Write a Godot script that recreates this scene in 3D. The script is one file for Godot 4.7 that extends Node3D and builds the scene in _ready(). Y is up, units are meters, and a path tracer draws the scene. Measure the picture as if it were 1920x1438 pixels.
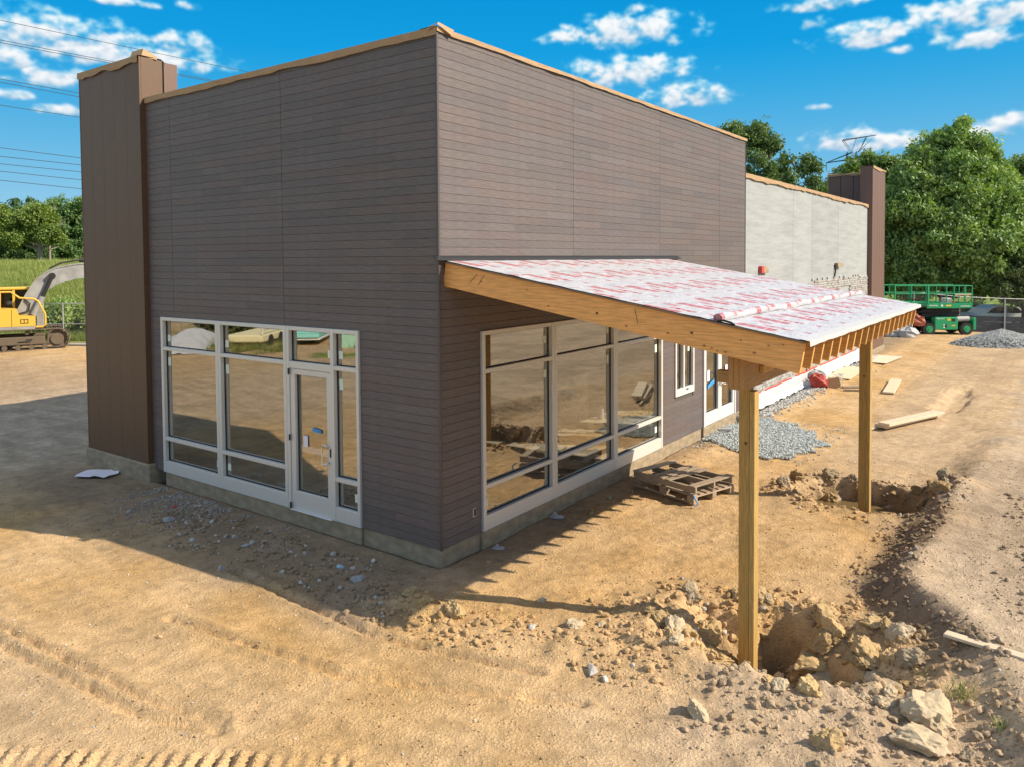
extends Node3D
# A shop under construction: dark siding corner building, timber porch, bare earth site.

var rng := RandomNumberGenerator.new()
var T := {}      # textures
var MT := {}     # materials
var names := {}
var gn1 := FastNoiseLite.new()
var gn2 := FastNoiseLite.new()
var gn3 := FastNoiseLite.new()
var gn4 := FastNoiseLite.new()

# ------------------------------------------------------------------ mesh builder
class M:
	var v := PackedVector3Array()
	var n := PackedVector3Array()
	var c := PackedColorArray()
	var t := PackedVector2Array()
	var col := Color.WHITE
	func tri(a: Vector3, b: Vector3, d: Vector3) -> void:   # counter-clockwise seen from outside
		var nn := (b - a).cross(d - a).normalized()
		v.append(a); v.append(d); v.append(b)
		for i in 3:
			n.append(nn); c.append(col); t.append(Vector2.ZERO)
	func quad(a: Vector3, b: Vector3, d: Vector3, e: Vector3) -> void:
		tri(a, b, d); tri(a, d, e)
	func quad_uv(a: Vector3, b: Vector3, d: Vector3, e: Vector3, ua: Vector2, ub: Vector2, ud: Vector2, ue: Vector2) -> void:
		var nn := (b - a).cross(d - a).normalized()
		v.append_array(PackedVector3Array([a, d, b, a, e, d]))
		t.append_array(PackedVector2Array([ua, ud, ub, ua, ue, ud]))
		for i in 6:
			n.append(nn); c.append(col)
	func face(p: Array, mid: Vector3) -> void:      # convex polygon of a convex body round mid
		var nn: Vector3 = (p[1] - p[0]).cross(p[2] - p[0])
		if nn.dot((p[0] + p[1] + p[2]) / 3.0 - mid) < 0.0:
			p.reverse()
		for i in range(1, p.size() - 1):
			tri(p[0], p[i], p[i + 1])
	func box(lo: Vector3, hi: Vector3) -> void:
		obox(Transform3D(Basis(), (lo + hi) * 0.5), (hi - lo).abs())
	func obox(x: Transform3D, s: Vector3) -> void:
		var h := s * 0.5
		var p := []
		for i in 8:
			p.append(x * Vector3(h.x * (1 if i & 1 else -1), h.y * (1 if i & 2 else -1), h.z * (1 if i & 4 else -1)))
		quad(p[4], p[5], p[7], p[6]); quad(p[1], p[0], p[2], p[3])
		quad(p[5], p[1], p[3], p[7]); quad(p[0], p[4], p[6], p[2])
		quad(p[6], p[7], p[3], p[2]); quad(p[0], p[1], p[5], p[4])
	func cbox(lo: Vector3, hi: Vector3, ch := 0.006) -> void:
		cobox(Transform3D(Basis(), (lo + hi) * 0.5), (hi - lo).abs(), ch)
	func cobox(x: Transform3D, s: Vector3, ch := 0.006) -> void:
		var h := s * 0.5
		ch = minf(ch, minf(h.x, minf(h.y, h.z)) * 0.6)
		var P := func(sx: int, sy: int, sz: int, a: int) -> Vector3:
			return x * Vector3(sx * (h.x - (0.0 if a == 0 else ch)), sy * (h.y - (0.0 if a == 1 else ch)), sz * (h.z - (0.0 if a == 2 else ch)))
		var mid := x.origin
		for s1 in [-1, 1]:
			face([P.call(s1, -1, -1, 0), P.call(s1, 1, -1, 0), P.call(s1, 1, 1, 0), P.call(s1, -1, 1, 0)], mid)
			face([P.call(-1, s1, -1, 1), P.call(1, s1, -1, 1), P.call(1, s1, 1, 1), P.call(-1, s1, 1, 1)], mid)
			face([P.call(-1, -1, s1, 2), P.call(1, -1, s1, 2), P.call(1, 1, s1, 2), P.call(-1, 1, s1, 2)], mid)
			for s2 in [-1, 1]:
				face([P.call(s1, s2, -1, 0), P.call(s1, s2, 1, 0), P.call(s1, s2, 1, 1), P.call(s1, s2, -1, 1)], mid)
				face([P.call(s1, -1, s2, 0), P.call(s1, 1, s2, 0), P.call(s1, 1, s2, 2), P.call(s1, -1, s2, 2)], mid)
				face([P.call(-1, s1, s2, 1), P.call(1, s1, s2, 1), P.call(1, s1, s2, 2), P.call(-1, s1, s2, 2)], mid)
				for s3 in [-1, 1]:
					face([P.call(s1, s2, s3, 0), P.call(s1, s2, s3, 1), P.call(s1, s2, s3, 2)], mid)
	func tube(p: Array, r0: float, r1 := -1.0, sides := 6, caps := true) -> void:
		if r1 < 0.0:
			r1 = r0
		var rings := []
		var up := Vector3.UP
		for i in p.size():
			var d: Vector3 = (p[mini(i + 1, p.size() - 1)] - p[maxi(i - 1, 0)]).normalized()
			if absf(d.dot(up)) > 0.95:
				up = Vector3.RIGHT if absf(d.x) < 0.8 else Vector3.BACK
			var s := d.cross(up).normalized()
			up = s.cross(d).normalized()
			var r := lerpf(r0, r1, float(i) / maxf(1.0, p.size() - 1))
			var ring := []
			for k in sides:
				var a := TAU * k / sides
				ring.append([p[i] + (s * cos(a) + up * sin(a)) * r, s * cos(a) + up * sin(a)])
			rings.append(ring)
		for i in rings.size() - 1:
			for k in sides:
				var k2 := (k + 1) % sides
				var q := [rings[i][k], rings[i][k2], rings[i + 1][k2], rings[i + 1][k]]
				for j in [0, 1, 2, 0, 2, 3]:
					v.append(q[j][0]); n.append(q[j][1]); c.append(col); t.append(Vector2.ZERO)
		if caps:
			for i in range(1, sides - 1):
				tri(rings[0][0][0], rings[0][i + 1][0], rings[0][i][0])
				var e: Array = rings[rings.size() - 1]
				tri(e[0][0], e[i][0], e[i + 1][0])
	func extrude(outline: Array, x: Transform3D, depth: float, bevel := 0.0) -> void:   # outline in x,y (counter-clockwise), depth along z, centred
		var tris := Geometry2D.triangulate_polygon(PackedVector2Array(outline))
		var h := depth * 0.5
		for i in range(0, tris.size(), 3):
			var a: Vector2 = outline[tris[i]]
			var b: Vector2 = outline[tris[i + 1]]
			var d: Vector2 = outline[tris[i + 2]]
			if (b - a).cross(d - a) < 0.0:
				var sw := b; b = d; d = sw
			tri(x * Vector3(a.x, a.y, h), x * Vector3(b.x, b.y, h), x * Vector3(d.x, d.y, h))
			tri(x * Vector3(a.x, a.y, -h), x * Vector3(d.x, d.y, -h), x * Vector3(b.x, b.y, -h))
		var area := 0.0
		for i in outline.size():
			area += outline[i].cross(outline[(i + 1) % outline.size()])
		for i in outline.size():
			var a: Vector2 = outline[i]
			var b: Vector2 = outline[(i + 1) % outline.size()]
			if area < 0.0:
				var sw2 := a; a = b; b = sw2
			quad(x * Vector3(a.x, a.y, h), x * Vector3(a.x, a.y, -h), x * Vector3(b.x, b.y, -h), x * Vector3(b.x, b.y, h))
	func disc(x: Transform3D, r: float, depth: float, sides := 20) -> void:       # axis along local z
		var o := []
		for i in sides:
			o.append(Vector2(cos(TAU * i / sides), sin(TAU * i / sides)) * r)
		extrude(o, x, depth)
	func mesh(mat: Material) -> ArrayMesh:
		var am := ArrayMesh.new()
		var a := []
		a.resize(Mesh.ARRAY_MAX)
		a[Mesh.ARRAY_VERTEX] = v; a[Mesh.ARRAY_NORMAL] = n; a[Mesh.ARRAY_COLOR] = c; a[Mesh.ARRAY_TEX_UV] = t
		am.add_surface_from_arrays(Mesh.PRIMITIVE_TRIANGLES, a)
		am.surface_set_material(0, mat)
		return am

# ------------------------------------------------------------------ scene helpers
func numbered(called: String) -> String:
	if not names.has(called):
		names[called] = 0
		return called
	names[called] += 1
	return "%s_%03d" % [called, names[called]]

func base(called: String, at := Vector3.ZERO, turn := 0.0) -> Node3D:
	var o := Node3D.new()
	o.name = numbered(called)
	o.position = at
	o.rotation.y = turn
	add_child(o, true)
	return o

func tag(o: Node, label: String, category: String, group := "", kind := "") -> Node:
	if label: o.set_meta("label", label)
	if category: o.set_meta("category", category)
	if group: o.set_meta("group", group)
	if kind: o.set_meta("kind", kind)
	return o

func put(called: String, m: M, mat: Material, parent: Node) -> MeshInstance3D:
	return put_mesh(called, m.mesh(mat), parent)

func put_mesh(called: String, am: Mesh, parent: Node) -> MeshInstance3D:
	var o := MeshInstance3D.new()
	o.mesh = am
	if parent == self:
		o.name = numbered(called)
	else:
		var k := 0
		var nm := called
		var seen: Dictionary = parent.get_meta("_n", {}) if parent.has_meta("_n") else {}
		if seen.has(called):
			seen[called] += 1
			nm = "%s_%03d" % [called, seen[called]]
		else:
			seen[called] = 0
		parent.set_meta("_n", seen)
		o.name = nm
	parent.add_child(o, true)
	return o

func multi(called: String, am: Mesh, xs: Array, cols: PackedColorArray, parent: Node) -> MultiMeshInstance3D:
	var mm := MultiMesh.new()
	mm.transform_format = MultiMesh.TRANSFORM_3D
	mm.use_colors = cols.size() > 0
	mm.mesh = am
	mm.instance_count = xs.size()
	var st := 16 if mm.use_colors else 12
	var b := PackedFloat32Array()
	b.resize(xs.size() * st)
	for i in xs.size():
		var x: Transform3D = xs[i]
		var k := i * st
		b[k] = x.basis.x.x; b[k + 1] = x.basis.y.x; b[k + 2] = x.basis.z.x; b[k + 3] = x.origin.x
		b[k + 4] = x.basis.x.y; b[k + 5] = x.basis.y.y; b[k + 6] = x.basis.z.y; b[k + 7] = x.origin.y
		b[k + 8] = x.basis.x.z; b[k + 9] = x.basis.y.z; b[k + 10] = x.basis.z.z; b[k + 11] = x.origin.z
		if mm.use_colors:
			b[k + 12] = cols[i].r; b[k + 13] = cols[i].g; b[k + 14] = cols[i].b; b[k + 15] = 1.0
	mm.buffer = b
	var o := MultiMeshInstance3D.new()
	o.multimesh = mm
	o.name = numbered(called) if parent == self else called
	parent.add_child(o, true)
	return o

func lin(r: float, g: float, b: float) -> Color:      # an albedo given in linear values
	return Color(r, g, b).linear_to_srgb()

func mat(called: String, albedo: Color, rough := 0.8, metal := 0.0) -> StandardMaterial3D:
	var m := StandardMaterial3D.new()
	m.resource_name = called
	m.albedo_color = albedo
	m.roughness = rough
	m.metallic = metal
	m.vertex_color_use_as_albedo = true
	MT[called] = m
	return m

func tex(m: StandardMaterial3D, albedo: Texture2D, bump: Texture2D, sc: Vector3, depth := 1.0, world := true) -> void:
	m.uv1_triplanar = true
	m.uv1_world_triplanar = world
	m.uv1_scale = sc
	m.uv1_triplanar_sharpness = 6.0
	m.albedo_texture = albedo
	if bump:
		m.heightmap_enabled = true
		m.heightmap_texture = bump
		m.heightmap_scale = depth

func noise(sd: int, freq: float, oct := 4, type := FastNoiseLite.TYPE_SIMPLEX_SMOOTH) -> FastNoiseLite:
	var f := FastNoiseLite.new()
	f.seed = sd
	f.noise_type = type
	f.frequency = freq
	f.fractal_octaves = oct
	if oct <= 1:
		f.fractal_type = FastNoiseLite.FRACTAL_NONE
	return f

func grey(sd: int, freq: float, oct: int, size := 512, type := FastNoiseLite.TYPE_SIMPLEX_SMOOTH, ret := -1) -> PackedByteArray:
	var f := noise(sd, freq, oct, type)
	if ret >= 0:
		f.cellular_return_type = ret
	var im := f.get_seamless_image(size, size)
	im.convert(Image.FORMAT_L8)
	return im.get_data()

func tex_l8(data: PackedByteArray, size: int) -> ImageTexture:
	return ImageTexture.create_from_image(Image.create_from_data(size, size, false, Image.FORMAT_L8, data))

func mixed(list: Array, size: int, lo: float, hi: float) -> ImageTexture:      # weighted sum of grey noises mapped to lo..hi
	var d := PackedByteArray()
	d.resize(size * size)
	var a: PackedByteArray = list[0][0]
	var wa: float = list[0][1]
	var b: PackedByteArray = list[1][0]
	var wb: float = list[1][1]
	var e: PackedByteArray = list[2][0] if list.size() > 2 else a
	var we: float = list[2][1] if list.size() > 2 else 0.0
	var k := (hi - lo) * 255.0
	for i in size * size:
		d[i] = int(clampf(lo * 255.0 + k * (wa * a[i] + wb * b[i] + we * e[i]) / 255.0, 0.0, 255.0))
	return tex_l8(d, size)

# ------------------------------------------------------------------ the scene
const EXPOSURE := 1.45

func _ready() -> void:
	rng.seed = 7
	# camera
	var cam := Camera3D.new()
	cam.name = "camera"
	cam.projection = Camera3D.PROJECTION_FRUSTUM
	cam.near = 0.1
	cam.far = 1500.0
	cam.size = 0.100109
	cam.frustum_offset = Vector2(0.0, -0.012441)
	var ry := 0.6279859
	var rx := -0.03706605
	var rz := -0.00700877
	cam.transform = Transform3D(Basis(Vector3.UP, ry) * Basis(Vector3.RIGHT, rx) * Basis(Vector3.BACK, rz), Vector3(6.41133, 3.93795, 7.26224))
	add_child(cam)
	cam.current = true
	# sky, sun, exposure
	var e := Environment.new()
	e.background_mode = Environment.BG_SKY
	e.sky = Sky.new()
	var pano := PanoramaSkyMaterial.new()
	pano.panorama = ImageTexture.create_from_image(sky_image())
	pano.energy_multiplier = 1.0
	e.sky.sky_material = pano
	e.tonemap_mode = Environment.TONE_MAPPER_LINEAR
	e.tonemap_exposure = EXPOSURE
	e.sdfgi_enabled = true
	e.ssao_enabled = true
	e.ssil_enabled = true
	var we := WorldEnvironment.new()
	we.name = "environment"
	we.environment = e
	add_child(we)
	var sun := DirectionalLight3D.new()
	sun.name = "sun"
	sun.light_color = Color(1.0, 0.945, 0.855)
	sun.light_energy = 1.6
	sun.light_angular_distance = 0.5
	sun.shadow_enabled = true
	add_child(sun)
	sun.look_at_from_position(Vector3(1.25, 1.0, -0.52), Vector3.ZERO)
	# the place
	make_noise()
	make_textures()
	make_materials()
	ground()
	building()
	canopy()
	posts()
	pallets()
	boards_and_debris()
	rocks()
	scissor_lift()
	excavator()
	fences()
	car()
	trees()
	power_lines()
	behind_the_camera()
	inside()
	for o in find_children("*", "", true, false):
		if o.has_meta("_n"):
			o.remove_meta("_n")

func sky_image() -> Image:
	var w := 4096
	var h := 2048
	var n := noise(11, 1.0, 5)
	var n2 := noise(23, 1.0, 4)
	var data := PackedByteArray()
	var stops := [[-90.0, Color(0.50, 0.46, 0.38)], [-0.3, Color(0.62, 0.64, 0.62)], [0.0, Color(0.70, 0.84, 0.93)], [4.0, Color(0.56, 0.79, 0.92)], [9.0, Color(0.36, 0.71, 0.90)], [15.0, Color(0.09, 0.625, 0.89)], [22.0, Color(0.02, 0.565, 0.84)], [45.0, Color(0.05, 0.43, 0.74)], [90.0, Color(0.05, 0.33, 0.64)]]
	for y in h:
		var el := 90.0 - 180.0 * (y + 0.5) / h
		var k := 0
		while k < stops.size() - 2 and el > stops[k + 1][0]:
			k += 1
		var f := clampf((el - stops[k][0]) / (stops[k + 1][0] - stops[k][0]), 0.0, 1.0)
		var cc: Color = shown(stops[k][1].lerp(stops[k + 1][1], f))
		var px := PackedByteArray([int(cc.r * 255), int(cc.g * 255), int(cc.b * 255)])
		while px.size() < w * 3:
			px = px + px
		data.append_array(px)
	# clouds: azimuth, elevation, half width, half height in degrees
	var cl := [[-27.24, 16.13, 4.12, 1.35], [-32.23, 15.8, 1.36, 0.57], [-27.05, 17.46, 0.97, 0.52], [-27.25, 13.24, 4.37, 1.22], [-22.87, 11.49, 2.83, 0.91], [-10.79, 14.52, 3.45, 0.9], [-14.45, 15.68, 1.06, 0.39], [-9.13, 13.46, 0.89, 0.34], [-14.12, 16.84, 2.8, 0.49], [-4.99, 14.94, 4.41, 1.24], [-4.39, 13.47, 2.94, 0.65], [-7.05, 14.87, 2.33, 0.87], [-14.41, 10.23, 0.8, 0.22], [-12.7, 7.87, 2.24, 0.94], [-9.92, 7.57, 2.82, 0.64], [-2.91, 8.18, 1.81, 0.85], [-4.37, 7.87, 0.94, 0.37], [-66.79, 14.03, 5.91, 1.38], [-63.21, 13.34, 6.49, 1.02], [-59.32, 14.43, 2.17, 0.77], [-58.53, 16.91, 0.83, 0.31], [-62.5, 16.66, 2.02, 0.3], [-66.71, 11.55, 2.2, 0.87], [-68.88, 12.44, 1.42, 0.84], [-69.02, 10.34, 1.43, 0.33], [-66.27, 9.67, 1.55, 0.34], [-59.68, 13.18, 1.62, 0.49]]
	var rad := PI / 180.0
	var step := 360.0 / w
	var dens := {}
	for q in cl:
		var reach: float = 1.9
		var y0 := int((90.0 - (q[1] + q[3] * reach)) / 180.0 * h)
		var y1 := int((90.0 - (q[1] - q[3] * reach)) / 180.0 * h)
		var cw: float = q[2] / cos(q[1] * rad)
		var x0 := int(floor((q[0] - cw * reach) / step))
		var x1 := int(ceil((q[0] + cw * reach) / step))
		for y in range(maxi(y0, 0), mini(y1, h / 2 - 1)):
			var el: float = 90.0 - 180.0 * (y + 0.5) / h
			for x in range(x0, x1):
				var az: float = (x + 0.5) * step
				var a: float = (az - q[0]) / cw / 1.12
				var b: float = (el - q[1]) / q[3] / 1.15
				if b < 0.0:
					b *= 1.35
				var d := 1.0 - (a * a + b * b)
				if d < -1.6:
					continue
				var key := y * w + posmod(x, w)
				if not dens.has(key) or dens[key].x < d:
					dens[key] = Vector2(d, b)
	for key in dens:
		var q: Vector2 = dens[key]
		var y: int = key / w
		var x: int = key % w
		var el := 90.0 - 180.0 * (y + 0.5) / h
		var az := (x + 0.5) * step
		var f := n.get_noise_2d(az * 0.42, el * 0.72)
		var f2 := n2.get_noise_2d(az * 1.3, el * 1.9)
		var d := q.x * 0.72 + f * 0.95 + f2 * 0.20 + 0.16
		if d <= 0.0:
			continue
		var al := smoothstep(0.0, 0.95, d) * 0.98
		var shade := smoothstep(0.0, 0.9, 0.46 + q.y * 0.42 + f2 * 0.40 + f * 0.35)
		var cc := shown(Color(0.74, 0.82, 0.90).lerp(Color(1.0, 1.0, 1.0), shade))
		var i: int = key * 3
		data[i] = int(lerpf(data[i], cc.r * 255.0, al))
		data[i + 1] = int(lerpf(data[i + 1], cc.g * 255.0, al))
		data[i + 2] = int(lerpf(data[i + 2], cc.b * 255.0, al))
	# cumulus added over the unseen sky, thicker than in view, to lift the fill
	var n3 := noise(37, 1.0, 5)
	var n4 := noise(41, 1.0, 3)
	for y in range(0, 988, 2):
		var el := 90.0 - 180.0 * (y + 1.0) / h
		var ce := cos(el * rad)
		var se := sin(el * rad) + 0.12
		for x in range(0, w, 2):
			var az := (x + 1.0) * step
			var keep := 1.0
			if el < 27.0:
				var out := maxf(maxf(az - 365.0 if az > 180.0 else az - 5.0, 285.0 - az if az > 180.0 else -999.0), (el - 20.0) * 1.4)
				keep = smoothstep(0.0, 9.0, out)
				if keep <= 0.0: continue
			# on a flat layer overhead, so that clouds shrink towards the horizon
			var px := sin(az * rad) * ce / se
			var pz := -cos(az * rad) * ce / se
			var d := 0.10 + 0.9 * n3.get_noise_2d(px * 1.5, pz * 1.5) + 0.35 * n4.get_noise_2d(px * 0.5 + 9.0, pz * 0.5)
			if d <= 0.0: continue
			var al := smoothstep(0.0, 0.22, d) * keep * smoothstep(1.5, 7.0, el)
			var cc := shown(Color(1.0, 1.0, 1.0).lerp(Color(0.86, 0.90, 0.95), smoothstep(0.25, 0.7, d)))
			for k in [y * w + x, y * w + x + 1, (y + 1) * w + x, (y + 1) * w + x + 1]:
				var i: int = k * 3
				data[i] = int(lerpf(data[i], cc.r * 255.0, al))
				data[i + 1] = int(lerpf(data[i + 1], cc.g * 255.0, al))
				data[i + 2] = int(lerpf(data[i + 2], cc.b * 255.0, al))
	return Image.create_from_data(w, h, false, Image.FORMAT_RGB8, data)


func shown(c: Color) -> Color:                  # the sky colour that the exposure brings to c
	var l := c.srgb_to_linear()
	return Color(l.r / EXPOSURE, l.g / EXPOSURE, l.b / EXPOSURE).linear_to_srgb()
func make_noise() -> void:
	gn1 = noise(1, 0.16, 3)
	gn2 = noise(2, 1.3, 3)
	gn3 = noise(3, 6.5, 2)
	gn4 = noise(4, 0.55, 3)

func make_textures() -> void:
	# bare earth: albedo and relief from the same fields
	var s := 1024
	var a := grey(31, 0.006, 5, s)
	var p := grey(32, 0.045, 2, s, FastNoiseLite.TYPE_CELLULAR, FastNoiseLite.RETURN_DISTANCE)
	var q := grey(33, 0.11, 1, s, FastNoiseLite.TYPE_CELLULAR, FastNoiseLite.RETURN_CELL_VALUE)
	var f := grey(34, 0.20, 3, s)
	var al := PackedByteArray(); al.resize(s * s)
	var ht := PackedByteArray(); ht.resize(s * s)
	for i in s * s:
		var av := a[i] / 255.0
		var pv := 1.0 - p[i] / 255.0
		var qv := q[i] / 255.0
		var fv := f[i] / 255.0
		var peb := maxf(0.0, pv - 0.45) * 1.8 * (1.0 if av > 0.45 else 0.4)
		var spot := 0.28 * (maxf(0.0, qv - 0.86) / 0.14) - 0.30 * (maxf(0.0, 0.12 - qv) / 0.12)
		al[i] = int(clampf(255.0 * (0.925 + 0.14 * (av - 0.5) + 0.30 * (fv - 0.5) + 0.08 * (peb - 0.3) + spot * 0.5), 60.0, 255.0))
		ht[i] = int(clampf(255.0 * (0.42 * av + 0.30 * fv + 0.30 * peb + spot * 0.18), 0.0, 255.0))
	T.dirt = tex_l8(al, s)
	T.dirt_h = tex_l8(ht, s)
	T.patch = mixed([[grey(41, 0.010, 4), 0.7], [grey(42, 0.05, 3), 0.3]], 512, 0.86, 1.06)
	T.grain = mixed([[grey(51, 0.012, 4), 0.6], [grey(52, 0.09, 3), 0.4]], 512, 0.76, 1.10)
	T.fine = mixed([[grey(53, 0.03, 4), 0.5], [grey(54, 0.25, 2), 0.5]], 512, 0.86, 1.06)
	T.concrete = mixed([[grey(55, 0.008, 5), 0.65], [grey(56, 0.12, 3), 0.35]], 512, 0.74, 1.10)
	T.stone = mixed([[grey(57, 0.02, 5), 0.6], [grey(58, 0.18, 3), 0.4]], 512, 0.74, 1.12)
	T.trowel = mixed([[grey(61, 0.009, 4), 0.65], [grey(62, 0.035, 4), 0.35]], 512, 0.86, 1.06)
	T.sheet = mixed([[grey(59, 0.006, 3), 0.8], [grey(60, 0.05, 3), 0.2]], 512, 0.0, 1.0)
	T.print_ = membrane_print()

func membrane_print() -> ImageTexture:           # red print of the roofing underlay: logo, slanted letter strokes, small lines
	var w := 512
	var im := Image.create(w, w, false, Image.FORMAT_RGB8)
	im.fill(Color(0.93, 0.93, 0.945))
	var r := RandomNumberGenerator.new()
	r.seed = 3
	var red := Color(0.83, 0.27, 0.29)
	var pale := Color(0.91, 0.64, 0.65)
	for i in 2500:                                 # faint scuffs
		var x := r.randi_range(0, w - 8)
		var y := r.randi_range(0, w - 3)
		im.fill_rect(Rect2i(x, y, r.randi_range(1, 6), 1), Color(0.93, 0.93, 0.945).darkened(r.randf() * 0.06))
	# u runs along the roll, v down the slope
	for g in 2:
		var ox := 16 + g * 256
		var oy := 40 + g * 46
		for j in 210:                              # large slanted lettering, a block of long strokes
			var sh := j / 9
			if j % 52 > 47: continue
			im.fill_rect(Rect2i(ox + 8 + sh, oy + j, 62, 1), pale)
			for k in 4:
				if (j / 26 + k * 2) % 5 != 4:
					im.fill_rect(Rect2i(ox + 10 + k * 16 + sh, oy + j, 7, 1), red)
		for j in 150:                              # a second, narrower block lower down
			if j % 30 > 25: continue
			im.fill_rect(Rect2i(ox + 112 + j / 9, oy + 110 + j, 34, 1), red if (j / 30) % 2 else pale)
		for k in 3:                                # small lines beside it
			im.fill_rect(Rect2i(ox + 176 + k * 22, oy + 10 + r.randi_range(0, 30), 13, 80), red if k % 2 else pale)
		for j in 52:                               # a gabled mark
			im.fill_rect(Rect2i(ox + 170 - j / 2, oy + 300 + j, maxi(2, j), 1), red if j % 17 < 11 else Color(0.93, 0.93, 0.945))
	return ImageTexture.create_from_image(im)

func make_materials() -> void:
	var m: StandardMaterial3D
	m = mat("earth", lin(1, 1, 1), 0.95)
	tex(m, T.dirt, T.dirt_h, Vector3(0.62, 0.62, 0.62), 3.2)
	m.detail_enabled = true
	m.detail_albedo = T.patch
	m.detail_blend_mode = BaseMaterial3D.BLEND_MODE_MUL
	m.detail_uv_layer = BaseMaterial3D.DETAIL_UV_2
	m.uv2_triplanar = true
	m.uv2_world_triplanar = true
	m.uv2_scale = Vector3(0.17, 0.17, 0.17)
	m.metallic_specular = 0.2
	m = mat("stones", lin(1, 1, 1), 0.95); tex(m, T.stone, T.stone, Vector3(3, 3, 3), 0.6, false); m.metallic_specular = 0.2
	m = mat("siding_z", lin(1, 1, 1), 0.55); tex(m, T.grain, T.grain, Vector3(9, 9, 0.7), 0.12, false)
	m = mat("siding_x", lin(1, 1, 1), 0.55); tex(m, T.grain, T.grain, Vector3(0.7, 9, 9), 0.12, false)
	m = mat("trim_dark", lin(0.11, 0.09, 0.085), 0.45, 0.4)
	m = mat("backer", lin(0.03, 0.026, 0.025), 0.9)
	m = mat("bronze", lin(0.128, 0.068, 0.034), 0.5, 0.0); tex(m, T.fine, null, Vector3(2.0, 0.25, 2.0), 0.1)
	m = mat("bronze_far", lin(0.15, 0.085, 0.065), 0.5, 0.0)
	m = mat("aluminium", lin(0.56, 0.54, 0.51), 0.42, 0.25)
	m.albedo_color = lin(0.66, 0.645, 0.61)
	m = mat("white_frame", lin(0.62, 0.61, 0.60), 0.45)
	m = mat("gasket", lin(0.012, 0.012, 0.013), 0.7)
	m = mat("chrome", lin(0.7, 0.7, 0.7), 0.25, 1.0)
	m = mat("concrete", lin(0.36, 0.285, 0.19), 0.9); tex(m, T.concrete, T.concrete, Vector3(0.9, 1.8, 0.9), 0.8)
	m = mat("slab", lin(0.56, 0.50, 0.38), 0.9); tex(m, T.concrete, null, Vector3(0.5, 0.5, 0.5), 0.5)
	m = mat("stucco", lin(0.335, 0.355, 0.365), 0.95); tex(m, T.trowel, null, Vector3(0.12, 0.8, 0.09), 0.1)
	m = mat("brick", lin(1, 1, 1), 0.9)
	m = mat("mortar", lin(0.36, 0.36, 0.35), 0.95)
	m = mat("kraft", lin(0.45, 0.29, 0.16), 0.8); tex(m, T.fine, T.patch, Vector3(1.5, 1.5, 1.5), 1.0)
	m = mat("roofing", lin(0.10, 0.10, 0.10), 0.9)
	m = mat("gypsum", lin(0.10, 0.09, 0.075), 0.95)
	m = mat("white_wrap", lin(0.52, 0.52, 0.53), 0.6); tex(m, T.fine, T.patch, Vector3(2, 2, 2), 2.0)
	m = mat("red_tape", lin(0.58, 0.07, 0.05), 0.6)
	m = mat("sticker", lin(0.72, 0.80, 0.70), 0.7)
	m = mat("blue_tape", lin(0.05, 0.28, 0.62), 0.6)
	# coated glass: half mirror, half clear
	m = StandardMaterial3D.new()
	m.resource_name = "coated_glass"
	m.transparency = BaseMaterial3D.TRANSPARENCY_ALPHA
	m.albedo_color = Color(0.95, 0.94, 0.90, 0.42)
	var im := Image.create(4, 4, false, Image.FORMAT_RGB8)
	im.fill(Color.WHITE)
	m.albedo_texture = ImageTexture.create_from_image(im)
	m.roughness = 0.015
	m.metallic = 1.0
	MT.glass = m
	m = mat("dark_glass", Color(0.02, 0.03, 0.03), 0.06)
	# timber
	for k in [["timber_x", Vector3(0.5, 7, 7)], ["timber_y", Vector3(7, 0.5, 7)], ["timber_z", Vector3(7, 7, 0.5)]]:
		m = mat(k[0], lin(1, 1, 1), 0.7); tex(m, T.grain, T.grain, k[1], 0.25, false)
	m = mat("plywood", lin(0.60, 0.47, 0.30), 0.8); tex(m, T.grain, null, Vector3(1.0, 1.0, 5.0), 0.2)
	m = mat("underlay", lin(0.54, 0.54, 0.56), 0.5)
	m.albedo_texture = T.print_
	m.heightmap_enabled = true
	m.heightmap_texture = T.sheet
	m.heightmap_scale = 2.5
	m = mat("flashing", lin(0.05, 0.05, 0.055), 0.4, 0.5)
	m = mat("paper", lin(0.80, 0.76, 0.82), 0.8)
	m = mat("water", lin(0.16, 0.11, 0.05), 0.06)
	m.vertex_color_use_as_albedo = false
	# machines
	m = mat("lift_green", lin(0.02, 0.33, 0.13), 0.4)
	m = mat("black_steel", lin(0.03, 0.03, 0.032), 0.5, 0.3)
	m = mat("rubber", lin(0.035, 0.033, 0.03), 0.9)
	m = mat("yellow_paint", lin(0.74, 0.45, 0.06), 0.45); tex(m, T.fine, null, Vector3(0.9, 0.9, 0.9), 0.1)
	m = mat("grey_paint", lin(0.36, 0.36, 0.35), 0.5, 0.1); tex(m, T.concrete, null, Vector3(0.4, 0.4, 0.4), 0.1)
	m = mat("track_steel", lin(0.17, 0.13, 0.09), 0.8, 0.2); tex(m, T.stone, T.stone, Vector3(1.5, 1.5, 1.5), 2.0)
	m = mat("car_paint", lin(0.85, 0.86, 0.86), 0.25)
	m = mat("galvanised", lin(0.48, 0.49, 0.50), 0.4, 0.6)
	m = mat("windscreen", lin(0.016, 0.022, 0.035), 0.85)
	m = mat("wire", lin(0.03, 0.03, 0.035), 0.6)
	m = mat("chain_wire", lin(0.22, 0.23, 0.23), 0.6)
	m = mat("bark", lin(0.10, 0.075, 0.055), 0.95); tex(m, T.stone, T.stone, Vector3(1.5, 0.4, 1.5), 4.0)
	m = mat("pale_bark", lin(0.30, 0.26, 0.22), 0.95); tex(m, T.stone, T.stone, Vector3(1.5, 0.4, 1.5), 3.0)
	m = mat("leaves", lin(1, 1, 1), 0.6)
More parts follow.
